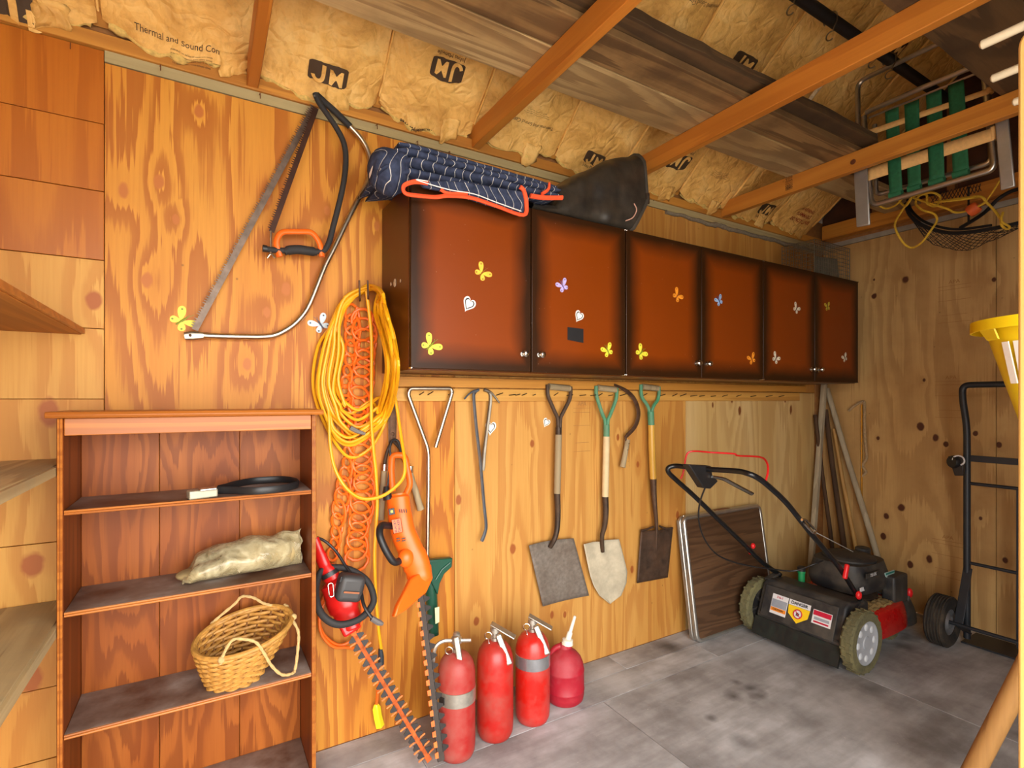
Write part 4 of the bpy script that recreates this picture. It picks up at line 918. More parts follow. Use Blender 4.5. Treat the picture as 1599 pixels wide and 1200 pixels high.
# ================================================================ fire extinguishers and fuel can by the wall
M_ext = plain('extinguisher_red', (172, 26, 18), .34, var=.1, scale=9, dirt=(140, 84, 70), dirt_amt=.34, dirt_scale=11)
M_ext2 = plain('extinguisher_dull', (160, 26, 22), .42, var=.1, scale=9, dirt=(150, 96, 84), dirt_amt=.45, dirt_scale=9)
M_alu = plain('cast_alloy', (188, 182, 170), .38, .85, var=.15, scale=40)
RT = V((CT, -ST, 0)); FW = V((ST, CT, 0)); UPV = V((0, 0, 1))
def extinguisher(label, c, r, h, band, mat, horn=False, lever=1):
    c = V(c); t = thing('fire_extinguisher', label, 'fire extinguisher', tuple(c), 'fire extinguishers along the wall')
    pr = [(.001, 0), (r*.72, .001), (r*.86, .008), (r*.97, .026), (r, .05), (r, h-.085), (r*.97, h-.062), (r*.87, h-.036), (r*.66, h-.014), (r*.36, h-.003), (.018, h)]
    MB().lathe(c, UPV, pr, 36).build('cylinder', mat, t)
    if band: MB().lathe(c+V((0, 0, band[0])), UPV, [(r+.0004, 0), (r+.0016, .001), (r+.0016, band[1]-.001), (r+.0004, band[1])], 36, cap=False).build('band', M_alu if band[2] else plain('foil_label', (176, 178, 182), .25, .8, var=.2), t)
    top = c+V((0, 0, h)); MB().lathe(top, UPV, [(.018, -.01), (.018, .012), (.013, .014), (.013, .03), (.02, .032), (.02, .052), (.012, .056)], 14).build('valve', M_alu, t)
    if lever == 1:      # squeeze lever with a flat top plate and a hanging carry handle
        a = top+V((0, 0, .06))-RT*.004; b = a+RT*.085-UPV*.042-FW*.02
        MB().bar(a-RT*.012+UPV*.006, b, .036, .007, up=UPV).build('lever_plate', M_alu, t, bevel=.003)
        p0 = top+V((0, 0, .030))+RT*.012-FW*.02; p1 = p0+RT*.048-UPV*.105-FW*.030
        MB().bar(p0, p1, .024, .012, up=-FW).build('carry_handle', M_alu, t, bevel=.005, seg=3)
    else:
        p0 = top+V((0, 0, .045))-FW*.022; p1 = p0+RT*.032-UPV*.155-FW*.028
        MB().bar(p0+UPV*.02, p1, .022, .012, up=-FW).build('carry_handle', M_alu, t, bevel=.005, seg=3)
        MB().tube(catmull([top+V((0, 0, .042))+RT*.055, top+V((0, 0, .04)), top+V((0, 0, .042))-RT*.05-FW*.01, top+V((0, 0, .022))-RT*.078-FW*.02, top-RT*.086-FW*.02-UPV*.03], 5), .0075, 8).build('discharge_tube', M_alu, t)
        MB().lathe(top+V((0, 0, .05)), UPV, [(.014, 0), (.014, .016), (.009, .022), (.004, .024)], 12).build('valve_cap', M_alu, t)
    rc = top+V((0, 0, .026 if lever == 1 else .012))-RT*.026-FW*.022
    MB().tube([rc+RT*.014*math.cos(k*math.pi/8)+UPV*.014*math.sin(k*math.pi/8) for k in range(16)], .0018, 6, closed=True).build('pull_ring', M_chrome, t)
    MB().tube(catmull([rc-UPV*.014, rc-UPV*.035+RT*.004, rc-UPV*.055+RT*.016-FW*.02, rc-UPV*.062+RT*.032-FW*.03], 5), .0016, 5).build('ring_chain', M_chrome, t)
    return t
e1 = extinguisher('dusty red fire extinguisher with split metal band and curved discharge tube', (.822, -.288, 0), .071, .395, (.215, .052, True), M_ext2, lever=2)
q = MB(); th0 = math.atan2((CAM-V((.822, -.288, 0))).y, (CAM-V((.822, -.288, 0))).x)
MB().box(V((.822, -.288, .238))+V((math.cos(th0-.85), math.sin(th0-.85), 0))*.0725, (.028, .004, .026), Matrix.Rotation(th0-.85+math.pi/2, 3, 'Z')).build('label', M_blk, e1)
extinguisher('scuffed red fire extinguisher without any band', (1.003, -.262, 0), .0735, .385, None, M_ext)
extinguisher('bright red fire extinguisher with shiny foil band beside the fuel can', (1.188, -.254, 0), .073, .375, (.238, .052, False), plain('extinguisher_bright', (182, 24, 14), .3, var=.08, dirt=(160, 110, 100), dirt_amt=.25))
# ---- fuel can
M_can = plain('can_red_plastic', (160, 18, 38), .5, var=.08, dirt=(190, 120, 120), dirt_amt=.2)
cc = V((1.395, -.20, 0)); t = thing('fuel_can', 'round red plastic fuel can with white spout', 'fuel can', tuple(cc))
r = .088; MB().lathe(cc, UPV, [(.001, 0), (r*.82, .001), (r*.95, .012), (r, .035), (r, .052), (r*1.015, .054), (r*1.015, .058), (r, .06), (r, .135), (r*1.01, .137), (r*1.01, .141), (r*.99, .145), (r*.95, .168), (r*.84, .192), (r*.64, .212), (r*.4, .226), (.024, .232), (.022, .25)], 40).build('body', M_can, t)
nk = cc+V((0, 0, .245))+RT*.012; MB().lathe(nk-V((0, 0, .012)), UPV, [(.022, 0), (.022, .016)], 20).build('neck', M_can, t)
MB().tube(fillet([nk-UPV*.012, nk-RT*.032-UPV*.004, nk-RT*.064-UPV*.02, nk-RT*.074-UPV*.062], .03, 5), .013, 12).build('handle', M_can, t)
M_wplas = plain('white_plastic', (232, 224, 206), .45, var=.05)
ca = MB(); ax = (UPV+RT*.12).normalized(); ca.lathe(nk+UPV*.002, ax, [(.026, 0), (.026, .008), (.024, .009), (.024, .022), (.014, .026)], 24); ca.build('screw_cap', M_wplas, t)
MB().lathe(nk+UPV*.026+RT*.004, (UPV+RT*.30).normalized(), [(.013, 0), (.012, .03), (.008, .035), (.0065, .105), (.005, .108)], 16).build('spout', M_wplas, t)

# ================================================================ on top of the cabinets
def mat_quilt():
    g = G('quilt_navy', .85, 0, .2); co = g.co(); x, y, z = [g.nd('SeparateXYZ', {0: co}, out=k) for k in range(3)]
    wv = g.math('ADD', g.math('MULTIPLY', x, 27.0), g.math('MULTIPLY', g.math('SINE', g.math('ADD', g.math('MULTIPLY', g.math('ADD', y, z), 46.0), g.math('MULTIPLY', g.noise(co, 5), 6.0))), .42))
    l = g.math('ABSOLUTE', g.math('SUBTRACT', g.math('FRACT', wv), .5)); line = g.math('LESS_THAN', l, .022)
    n = g.noise(co, 40, 3); c = g.ramp(n, [(.3, C(40, 46, 66)), (.7, C(60, 68, 92))]); g.col(g.mix(line, c, C(212, 208, 200)))
    g.bump(g.math('MINIMUM', l, .25), .8, .012); return g.m
M_quilt = mat_quilt(); M_bind = plain('binding_orange', (236, 84, 40), .8, var=.12, scale=60)
t = thing('moving_blanket', 'folded navy quilted moving blanket with orange binding on a brown cabinet', 'blanket', (.9, -.2, CZ1))
def layer(name, x0, x1, y0, y1, z0, th, seed, tilt=0.0, droop=0.0, mat=M_quilt):
    def fn(u, v):
        a = 2*math.pi*u; e = .5; ca, sa = math.cos(a), math.sin(a)
        sg = lambda q, p: math.copysign(abs(q)**p, q)
        yy = (y0+y1)/2+(y1-y0)/2*sg(ca, .35); zz = z0+th/2+th/2*sg(sa, .8)
        x = x0+(x1-x0)*v; k = min(1, min(v, 1-v)*14+.15)**.5
        zz = z0+th/2+(zz-z0-th/2)*k+tilt*(x-x0); yy += .006*nz(x*9+seed, zz*20)
        if x < .62: zz -= droop*((.62-x)/.13)**1.3
        return V((x, yy, zz+.004*nz(x*11+seed, yy*9)))
    m = MB(); m.grid(fn, 30, 46, True); n = len(m.v); m.f.append(tuple(range(29, -1, -1))); m.f.append(tuple(range(n-30, n)))
    return m.build(name, mat, t, angle=85)
layer('quilt_layer', .53, 1.10, -.375, -.085, CZ1+.006, .032, 1, 0, .05)
layer('quilt_layer', .50, 1.235, -.385, -.085, CZ1+.040, .034, 4, -.004, .07)
layer('quilt_layer', .56, 1.25, -.372, -.085, CZ1+.073, .034, 8, -.01, .03)
layer('quilt_layer', .575, 1.245, -.355, -.09, CZ1+.104, .028, 13, -.022, .02)
def lump(u, v):
    a = 2*math.pi*u; b = math.pi*v; p = V((.555, -.30, CZ1+.03))+V((.075*math.sin(b)*math.cos(a), -.09*math.cos(b)*1.0, .078*math.sin(b)*math.sin(a)))
    return p+V((.012*nz(p.x*20, p.z*20), .0, .014*nz(p.x*17, p.y*15, 3)))
MB().grid(lump, 24, 16, True).build('draped_end', M_quilt, t, angle=85)
fl_ = [W(a, b, .40) for a, b in ((655, 282), (720, 283), (822, 300), (818, 333), (770, 322), (720, 306), (690, 298), (662, 292))]
MB().prism(fl_, (0, .016, 0)).build('hanging_flap', M_quilt, t, bevel=.004)
def bind(pts, r=.0085, off=.405, nm='orange_binding'): return MB().tube(catmull([W(a, b, off) for a, b in pts], 5), r, 8, flat=.7).build(nm, M_bind, t)
bind([(668, 286), (648, 284), (631, 290), (633, 302), (655, 306), (680, 308), (700, 306), (735, 309), (775, 322), (817, 336), (822, 318), (818, 298), (812, 292)])
bind([(688, 296), (700, 302), (730, 302)], .006); bind([(828, 306), (850, 309), (878, 309)], .010, .385); bind([(846, 303), (856, 296), (858, 286)], .008, .395)
MB().tube(catmull([W(a, b, .414) for a, b in ((668, 283), (650, 281), (700, 296), (740, 303), (775, 316), (814, 330))], 5), .0018, 5).build('stitch_line', M_white, t)
# ---- black vinyl bag
def mat_vinyl():
    g = G('black_vinyl', .42, 0, .45); co = g.co(); n = g.noise(co, 140, 2); g.col(g.ramp(g.noise(co, 14, 5, .65), [(.3, C(30, 28, 26)), (.75, C(66, 58, 48))])); g.bump(n, .25, .001); return g.m
M_vin = mat_vinyl(); t = thing('vinyl_bag', 'slumped black vinyl bag with stiff open rim on the brown cabinets', 'bag', tuple(W(930, 335, .3)))
vt = [(822, 313), (850, 300), (875, 286), (905, 270), (930, 257), (955, 246), (975, 241), (998, 238)]
def vz(s):
    k = s*7; i = min(6, int(k)); f = k-i; a, b = vt[i], vt[i+1]; return W(a[0]*(1-f)+b[0]*f, a[1]*(1-f)+b[1]*f, .29)
def resample(pts, n):
    L = [0.0]
    for a, b in zip(pts, pts[1:]+pts[:1]): L.append(L[-1]+(b-a).length)
    out = []; k = 0
    for i in range(n):
        d = L[-1]*i/n
        while L[k+1] < d: k += 1
        a, b = pts[k], pts[(k+1) % len(pts)]; f = (d-L[k])/max(1e-6, L[k+1]-L[k]); out.append(a*(1-f)+b*f)
    return out
VS = []
for q in range(37):
    v = q/36; p = vz(v); h = max(p.z-CZ1, .03); h = h if p.x > 1.262 else min(h, .034)
    sec = fillet([V((0, a, CZ1+.003+b*h)) for a, b in ((-.338, 0), (-.345, .34), (-.325, .86), (-.27, 1.0), (-.12, .97), (-.075, .5), (-.075, 0))], .03+.02*(1-v), 4, True)
    row = []
    for w_ in resample(sec, 40):
        zr = (w_.z-CZ1)/h; dx = -.085*v**3*max(0, .38-zr)/.38; e = (1-v**6)
        row.append(V((p.x+dx, w_.y+e*(.020*nz(p.x*8, w_.z*11, 2)+.010*nz(p.x*19, w_.z*17)), w_.z+(e*.014*nz(p.x*9, w_.y*9, 5) if zr > .2 else 0))))
    VS.append(row)
def vin(u, v): return VS[min(36, round(v*36))][round(u*40) % 40]
MB().grid(vin, 40, 36, True).build('bag_skin', M_vin, t, angle=85)
rm = [vin(k/40, 1.0) for k in range(40)]; MB().tube(rm, .0085, 8, closed=True).build('rim', plain('rim_grey', (64, 58, 50), .6, var=.2), t)
for k in (6, 34): MB().box(vin(k/40, 1.0), (.02, .014, .05)).build('rim_clip', M_dark, t, bevel=.003)
m = MB(); p0 = vin(.0, 1.0)
m.tube(catmull([W(990, 318, .345), W(994, 328, .35), W(988, 340, .35), W(977, 345, .35)], 5), .0025, 6); m.build('draw_string', plain('string_pink', (206, 160, 140), .7), t)
# ---- wire cage
M_wire = plain('cage_wire', (130, 124, 110), .45, .8, var=.2); cx0, cx1, cy0, cy1, cz0, cz1 = 3.18, 3.585, -.325, -.12, CZ1+.002, CZ1+.205
t = thing('wire_cage', 'small galvanised wire cage trap on the dark brown corner cabinet', 'cage', (cx0, cy0, cz0))
def wires(name, o, a, b, na, nb):
    m = MB(); o, a, b = V(o), V(a), V(b)
    for i in range(na+1): m.bar(o+a*(i/na), o+a*(i/na)+b, .0022, .0022, up=a.cross(b))
    for j in range(nb+1): m.bar(o+b*(j/nb), o+b*(j/nb)+a, .0022, .0022, up=a.cross(b))
    tag(m.build(name, M_wire, t, smooth=False), kind='stuff')
ex, ey, ez = V((cx1-cx0, 0, 0)), V((0, cy1-cy0, 0)), V((0, 0, cz1-cz0))
wires('wire_side', (cx0, cy0, cz0), ex, ez, 16, 8); wires('wire_side', (cx0, cy1, cz0), ex, ez, 16, 8); wires('wire_end', (cx0, cy0, cz0), ey, ez, 8, 8); wires('wire_end', (cx1, cy0, cz0), ey, ez, 8, 8); wires('wire_roof', (cx0, cy0, cz1), ex, ey, 16, 8)
for a, b in (((cx0, cy0), (cx0, cy0)), ((cx1, cy0), (cx1, cy0)), ((cx0, cy1), (cx0, cy1))): MB().tube([(a[0], a[1], cz0), (b[0], b[1], cz1)], .003, 6).build('corner_wire', M_wire, t)
MB().prism([(cx0+.02, cy0+.014, cz0+.004), (cx1-.10, cy0+.014, cz0+.004), (cx1-.12, cy0+.014, cz0+.125), (cx0+.03, cy0+.014, cz0+.105)], (0, .002, 0)).build('trap_door', plain('galvanised', (122, 122, 112), .5, .6, var=.15), t)
MB().bb((cx0+.02, cy0+.02, cz0+.003), (cx1-.02, cy1-.02, cz0+.006)).build('tray', plain('galvanised', (122, 122, 112), .5, .6, var=.15), t)

# ================================================================ leaning in the far corner
def ext_line(a, b, z=.012): a, b = V(a), V(b); k = (z-a.z)/(b.z-a.z); return a+(b-a)*k
def pole(name, label, a, b, r, mat, n=10, cat='pole', sq=False):
    a = V(a); e = ext_line(a, b); e.x = min(e.x, XW-.03)
    m = MB()
    if sq: m.bar(e, a, r*1.7, r*1.7, up=(0, 1, 0))
    else: m.tube([e, (e*2+a)/3+V((.004, 0, 0)), (e+a*2)/3+V((-.003, .002, 0)), a], [r, r*1.02, r*.97, r*.94], n)
    return tag(m.build(name, mat, loc=tuple(e), bevel=.002 if sq else 0), label, cat)
M_grey = grain('weathered_grey', (190, 174, 158), (134, 118, 104), sv=(8, 8, .8), rings=6, contrast=.4, rough=.8)
M_dk = grain('dark_stick', (88, 62, 44), (52, 34, 24), sv=(8, 8, .8), rings=6, contrast=.5, rough=.8)
pole('wooden_pole', 'pale grey square wooden pole leaning in the corner', W(1287, 600, .045), W(1268, 860, .075), .018, M_grey, sq=True)
pole('wooden_pole', 'long weathered round pole leaning right against the end wall', XP(1291, 607, 3.835), XP(1364, 850, 3.80), .018, M_grey)
pole('broom_handle', 'thin tan broom handle leaning beside the weathered pole', XP(1302, 670, 3.850), XP(1334, 846, 3.815), .013, M_hand)
pole('wooden_stake', 'dark brown crooked stake leaning in the corner', XP(1289, 640, 3.83), XP(1317, 850, 3.79), .017, M_dk)
pole('wooden_stake', 'short dark stick with broken flat top behind the pale square pole', W(1273, 648, .04), W(1298, 846, .10), .013, M_dk)
# ---- rope and chain on the end wall
xo = XW-.012
t = thing('hanging_rope', 'frayed rope end and brass chain hanging from a nail on the end wall', 'rope', tuple(XP(1346, 630, xo)))
M_fray = plain('frayed_rope', (166, 140, 104), .95, var=.3, scale=120); M_brass = plain('brass', (196, 150, 60), .35, 1.0)
MB().tube(catmull([XP(a, b, xo) for a, b in ((1325, 642), (1333, 635), (1342, 629), (1349, 628), (1350, 640), (1350, 670), (1352, 700), (1353, 716), (1347, 726), (1349, 732), (1352, 738), (1346, 744))], 5), .0085, 7).build('rope', M_fray, t)
MB().tube([XP(1346, 632+k*3.8, xo-.004)+V((0, .0016*(k % 2), 0)) for k in range(40)], [.0055 if k % 2 else .0035 for k in range(40)], 6).build('chain', M_brass, t)
MB().tube([XP(1348, 628, XW), XP(1348, 627, XW-.03)], .0025, 6).build('nail', M_nail, t)
# ---- folding table
M_walnut = grain('walnut_laminate', (112, 80, 60), (66, 44, 34), sv=(.6, 1, 7), rings=11, contrast=.6, rough=.4, fine=(3, 60, 90), tone=(96, 68, 52)); M_alum = plain('aluminium', (196, 194, 188), .35, .9, var=.1)
bl_, br_ = V((2.352, -.150, .006)), V((3.045, -.150, .006)); tl_ = V((2.335, -.052, .672)); up_ = (tl_-V((2.335, -.150, .006))).normalized(); xx = V((1, 0, 0)); nn = xx.cross(up_).normalized()
if nn.y > 0: nn = -nn
H_ = .668; t = thing('folding_table', 'folded aluminium camping table with walnut laminate top leaning on the wall', 'table', tuple(bl_))
def tb(a, b, c): return V((2.345, -.150+.052, .006))+xx*a+up_*b+nn*c
for k in (0, 1):
    c0 = .004+.030*k
    def slab(name, a0, a1, b0, b1, lo, hi, mat, bev=.0): return MB().add([tb(a, b, c) for c in (lo, hi) for b in (b0, b1) for a in (a0, a1)], [(0, 2, 3, 1), (4, 5, 7, 6), (0, 1, 5, 4), (2, 6, 7, 3), (0, 4, 6, 2), (1, 3, 7, 5)]).build(name, mat, t, bevel=bev)
    slab('table_leaf', .006, .694, .006, H_-.006, c0+.006, c0+.023, M_walnut)
    fr_ = fillet([tb(a, b, c0+.0145) for a, b in ((0, 0), (.70, 0), (.70, H_), (0, H_))], .035, 5, True)
    MB().tube(fr_, .0135, 10, closed=True, flat=1.0).build('rim', M_alum, t)
    for q in range(3): slab('edge_groove', -.0150, -.0120, .012, H_-.012, c0+.007+q*.006, c0+.010+q*.006, M_alum)
MB().lathe(tb(.02, H_+.008, .034), up_, [(.006, 0), (.006, .006)], 10).build('latch', M_alum, t); MB().add([tb(a, b, c) for c in (.01, .05) for b in (H_+.010, H_+.016) for a in (.30, .42)], [(0, 2, 3, 1), (4, 5, 7, 6), (0, 1, 5, 4), (2, 6, 7, 3), (0, 4, 6, 2), (1, 3, 7, 5)]).build('carry_handle', plain('handle_brown', (110, 60, 36), .5), t, bevel=.003)

# ================================================================ lawn mower
M_tyre = plain('tyre_grassy', (92, 88, 62), .9, var=.3, scale=70, bump=.6, dirt=(140, 132, 86)); M_hub = plain('hub_grey', (168, 172, 178), .5, var=.06); M_mblk = plain('mower_black', (40, 40, 42), .5, var=.12, dirt=(108, 98, 82), dirt_amt=.3, dirt_scale=9); M_mred = plain('mower_red', (176, 16, 16), .25, var=.06, dirt=(120, 90, 70), dirt_amt=.15)
M_knob = plain('knob_red', (216, 30, 34), .4, var=.05); M_hbar = plain('handle_black', (22, 22, 24), .28, var=.08)
t = thing('lawn_mower', 'red and black push lawn mower with folded-back handle near the end wall', 'lawn mower', (2.79, -.49, 0))
def wheel(x, y, r, w, out, hubmat, spk):
    c = V((x, y, r)); ax = V((0, out, 0))
    prof = [(r*.70, -w/2), (r*.94, -w/2), (r, -w*.32), (r, w*.32), (r*.94, w/2), (r*.70, w/2)]
    m = MB(); m.lathe(c, ax, prof, 40, cap=False); ty = m.build('tyre', M_tyre, t)
    n = 40; m = MB()
    for k in range(n):
        a = 2*math.pi*k/n; d = V((math.cos(a), 0, math.sin(a))); m.bar(c+d*(r+.001)+ax*w*.42*(1 if k % 2 else -1), c+d*(r+.001)+ax*w*.05*(1 if k % 2 else -1), .011, .006, up=d)
    tag(m.build('tread', M_tyre, ty, smooth=False), kind='stuff')
    hb = MB().lathe(c, ax, [(r*.72, -w*.42), (r*.74, -w*.45), (r*.74, w*.40), (r*.72, w*.46), (r*.66, w*.44), (r*.60, w*.36), (r*.22, w*.40), (r*.20, w*.46), (.001, w*.46)], 36).build('hub', hubmat, t)
    if spk:
        for k in range(8):
            a = 2*math.pi*k/8; d = V((math.cos(a), 0, math.sin(a))); MB().ball(c+d*r*.50+ax*w*.37, (r*.115, .006, r*.115), 12, 6).build('hub_dimple', plain('hub_dimple', (206, 210, 214), .45), hb)
    else:
        for k in range(8):
            a = 2*math.pi*k/8; d = V((math.cos(a), 0, math.sin(a))); MB().bar(c+d*r*.2-ax*w*.44, c+d*r*.70-ax*w*.44, .012, .014, up=ax).build('spoke', M_mblk, hb)
wheel(2.80, -.765, .152, .058, -1, M_hub, True); wheel(2.80, -.215, .152, .058, 1, M_mblk, False)
wheel(3.34, -.655, .09, .05, -1, M_mblk, False); wheel(3.34, -.325, .09, .05, 1, M_mblk, False)
MB().tube([(2.80, -.735, .152), (2.80, -.245, .152)], .012, 8).build('axle', M_dark, t)
MB().lathe((2.80, -.255, .152), (0, -1, 0), [(.035, 0), (.035, .02), (.022, .03), (.001, .031)], 16).build('axle_cap', plain('cap_grey', (120, 122, 126), .5), t)
# deck: red shell
def deck(u, v):
    a = 2*math.pi*u; sg = lambda q, e: math.copysign(abs(q)**e, q); z = .085+.140*v; k = 1-.10*v**2.5-(.18 if v == 1 else 0)
    return V((3.20+.315*k*sg(math.cos(a), .62), -.49+.252*k*sg(math.sin(a), .7), z))
m = MB(); m.grid(deck, 48, 14, True); n = len(m.v); m.f.append(tuple(range(n-48, n))); m.build('deck', M_mred, t, angle=60)
def nose(u, v):
    a = 2*math.pi*u; sg = lambda q, e: math.copysign(abs(q)**e, q); z = .07+.165*v; k = 1-.22*v**2
    return V((3.46+.125*k*sg(math.cos(a), .6), -.49+.235*k*sg(math.sin(a), .6), z))
m = MB(); m.grid(nose, 36, 8, True); n = len(m.v); m.f.append(tuple(range(n-36, n))); m.build('nose', M_mblk, t, angle=60)
# rear chute with its sloping door
yA, yB = -.715, -.262
prof = [(2.735, .085), (2.70, .13), (2.765, .30), (2.80, .325), (2.98, .30), (3.0, .09)]
MB().prism([(x, yA, z) for x, z in prof], (0, yB-yA, 0)).build('rear_housing', M_mblk, t, bevel=.012, seg=3)
MB().prism([(2.694, yA+.03, .14), (2.757, yA+.03, .30), (2.750, yA+.03, .303), (2.687, yA+.03, .143)], (0, yB-yA-.06, 0)).build('rear_door', M_mblk, t, bevel=.003)
MB().prism([(2.70, yA-.005, .125), (2.665, yA-.005, .035), (2.675, yA-.005, .028), (2.72, yA-.005, .118)], (0, yB-yA+.01, 0)).build('trailing_flap', plain('flap_green_black', (22, 24, 22), .6, var=.25, dirt=(50, 66, 44), dirt_amt=.15, dirt_scale=20), t)
for z in (.10, .125, .15): MB().tube([(2.716-(z-.1)*.2, yA+.01, z), (2.716-(z-.1)*.2, yB-.01, z)], .006, 6).build('ridge', M_mblk, t)
# decals on the rear door: it faces the near side of the shed
dn_ = V((-.16, 0, .063)).normalized(); du = V((.063, 0, .16)).normalized()
def dc(y, h, lift=.0): return V((2.687, y, .143))+du*h+dn_*(.002+lift)
def decal(name, mat, y0, y1, h0, h1, par=t, lift=0.0): return MB().prism([dc(y0, h0, lift), dc(y1, h0, lift), dc(y1, h1, lift), dc(y0, h1, lift)], -dn_*.001).build(name, mat, par, smooth=False)
M_dw = plain('decal_white', (222, 222, 224), .45, var=.03); M_dy = plain('decal_yellow', (246, 206, 30), .45, var=.03); M_do = plain('decal_orange', (236, 140, 40), .45); M_dr = plain('decal_red', (196, 24, 60), .45); M_dg = plain('decal_grey', (150, 156, 166), .5)
d1 = decal('caution_decal', M_dw, -.345, -.435, .03, .135); decal('decal_panel', M_dg, -.348, -.432, .066, .108, d1, .0012); decal('decal_panel', M_do, -.348, -.432, .045, .064, d1, .0012)
m = MB(); text_on(m, '3 in 1', .016, dc(-.39, .122, .003), (0, -1, 0), du, bold=True); m.build('decal_word', M_dr, d1, smooth=False); m = MB(); text_on(m, 'CAUTION', .013, dc(-.39, .0545, .003), (0, -1, 0), du, bold=True); m.build('decal_word', M_blk, d1, smooth=False)
d2 = decal('danger_decal', M_dw, -.440, -.555, .107, .135); m = MB(); text_on(m, 'DANGER', .022, dc(-.4975, .121, .003), (0, -1, 0), du, bold=True); m.build('decal_word', M_blk, d2, smooth=False)
MB().prism([dc(-.440, .106), dc(-.555, .106), dc(-.550, .062), dc(-.4975, .022), dc(-.445, .062)], -dn_*.001).build('danger_shield', M_dy, d2, smooth=False)
c = dc(-.4975, .070, .003); MB().tube([c+V((0, -1, 0))*.022*math.cos(k*math.pi/10)+du*.022*math.sin(k*math.pi/10) for k in range(20)], .0028, 6, closed=True).build('danger_ring', M_dr, d2)
MB().lathe(c-dn_*.0015, dn_, [(.020, 0), (.020, .0008)], 20).build('danger_disc', M_dw, d2)
for k in range(3): MB().bar(c+V((0, -.006*(k-1), 0))-du*.010, c+V((0, -.006*(k-1), 0))+du*(.008-.003*abs(k-1)), .004, .001, up=dn_).build('danger_hand', M_blk, d2)
MB().bar(c+V((0, .015, 0))+du*.015, c+V((0, -.015, 0))-du*.015, .004, .0012, up=dn_).build('danger_bar', M_dr, d2)
d3 = decal('red_decal', M_dw, -.570, -.665, .055, .125); decal('decal_panel', M_dr, -.573, -.662, .098, .122, d3, .0012); decal('decal_panel', M_dr, -.580, -.655, .062, .070, d3, .0012); decal('decal_panel', M_dg, -.580, -.655, .076, .090, d3, .0012)
# engine
MB().lathe((3.22, -.49, .215), UPV, [(.15, 0), (.15, .03), (.12, .045), (.12, .07)], 28).build('engine_base', M_dark, t)
def shroud(u, v):
    a = 2*math.pi*u; sg = lambda q, e: math.copysign(abs(q)**e, q); z = .285+.15*v; k = .92+.08*math.sin(math.pi*min(1, v*1.4))-.10*max(0, v-.75)*4*.6
    return V((3.215+.205*k*sg(math.cos(a), .55), -.50+.165*k*sg(math.sin(a), .6), z))
m = MB(); m.grid(shroud, 44, 12, True); n = len(m.v); m.f.append(tuple(range(n-44, n))); m.f.append(tuple(range(43, -1, -1))); m.build('engine_shroud', M_mblk, t, angle=50)
MB().lathe((3.22, -.50, .432), UPV, [(.135, 0), (.135, .012), (.12, .022), (.06, .028), (.001, .028)], 32).build('recoil_cover', M_mblk, t)
for k in range(12): a = 2*math.pi*k/12; MB().bar(V((3.22, -.50, .4575))+V((math.cos(a), math.sin(a), 0))*.05, V((3.22, -.50, .453))+V((math.cos(a), math.sin(a), 0))*.115, .008, .005).build('cover_rib', M_blk, t)
MB().bb((3.30, -.70, .20), (3.46, -.632, .36)).build('air_filter_box', M_mblk, t, bevel=.012, seg=3)
MB().lathe((3.40, -.49, .42), UPV, [(.04, 0), (.04, .04), (.03, .046), (.001, .047)], 20).build('fuel_cap', M_mblk, t)
f1 = MB().box((3.085, -.6475, .325), (.10, .003, .022)).build('engine_sticker', M_dw, t)
f2 = MB().bb((3.06, -.669, .385), (3.20, -.664, .412)).build('engine_name_plate', M_mblk, t)
m = MB(); text_on(m, '725 EX', .022, (3.13, -.6697, .398), (1, 0, 0), UPV, bold=True); m.build('engine_name', M_dw, f2, smooth=False)
f3 = MB().bb((3.28, -.662, .33), (3.385, -.657, .378)).build('engine_sticker', plain('sticker_teal', (176, 200, 196), .5), t); MB().bb((3.282, -.6635, .366), (3.383, -.6625, .376)).build('sticker_stripe', plain('sticker_green', (40, 120, 110), .5), f3)
MB().lathe((2.965, -.37, .30), UPV, [(.018, 0), (.018, .05), (.022, .052), (.022, .062)], 16).build('oil_neck', plain('oil_green', (30, 140, 80), .45), t); MB().lathe((2.965, -.37, .362), UPV, [(.022, 0), (.022, .022), (.016, .026), (.001, .026)], 16).build('oil_cap', M_blk, t)
def clip(u, v): return V((3.02+.32*u, -.70+.10*v, .222+.012*nz(u*9, v*9)+.016*math.sin(math.pi*u)*math.sin(math.pi*v)))
tag(MB().grid(clip, 30, 14).build('dry_clippings', plain('dry_grass', (150, 124, 76), .95, var=.45, scale=150, bump=1.0), t), kind='stuff')
# handle
near = [(1343, 938, .700), (1310, 886, .700), (1265, 832, .700), (1230, 788, .70), (1203, 762, .698), (1184, 747, .69), (1168, 740, .665), (1150, 736, .60), (1110, 733.5, .47), (1075, 730, .35), (1055, 728, .285), (1044, 731, .262), (1044, 738, .258), (1056, 750, .262), (1085, 776, .268), (1120, 810, .27), (1172, 860, .27)]
MB().tube(catmull([W(*q) for q in near], 5), .0125, 12).build('handlebar', M_hbar, t)
MB().tube(catmull([W(1168, 857, .268), W(1192, 880, .27), W(1218, 898, .272)], 4), .0135, 12).build('lower_arm', M_hbar, t)
MB().bar(V((2.79, -.272, .315)), W(1215, 895, .272), .012, .03, up=(0, 1, 0)).build('arm_bracket', M_mblk, t); MB().bar(V((2.86, -.70, .28)), W(1343, 938, .70), .012, .04, up=(0, 1, 0)).build('arm_bracket', M_mblk, t)
for q in ((1172, 862, .262), (1176, 853, .285)): MB().ball(W(*q), (.014, .012, .016), 12, 8).build('knob', M_knob, t)
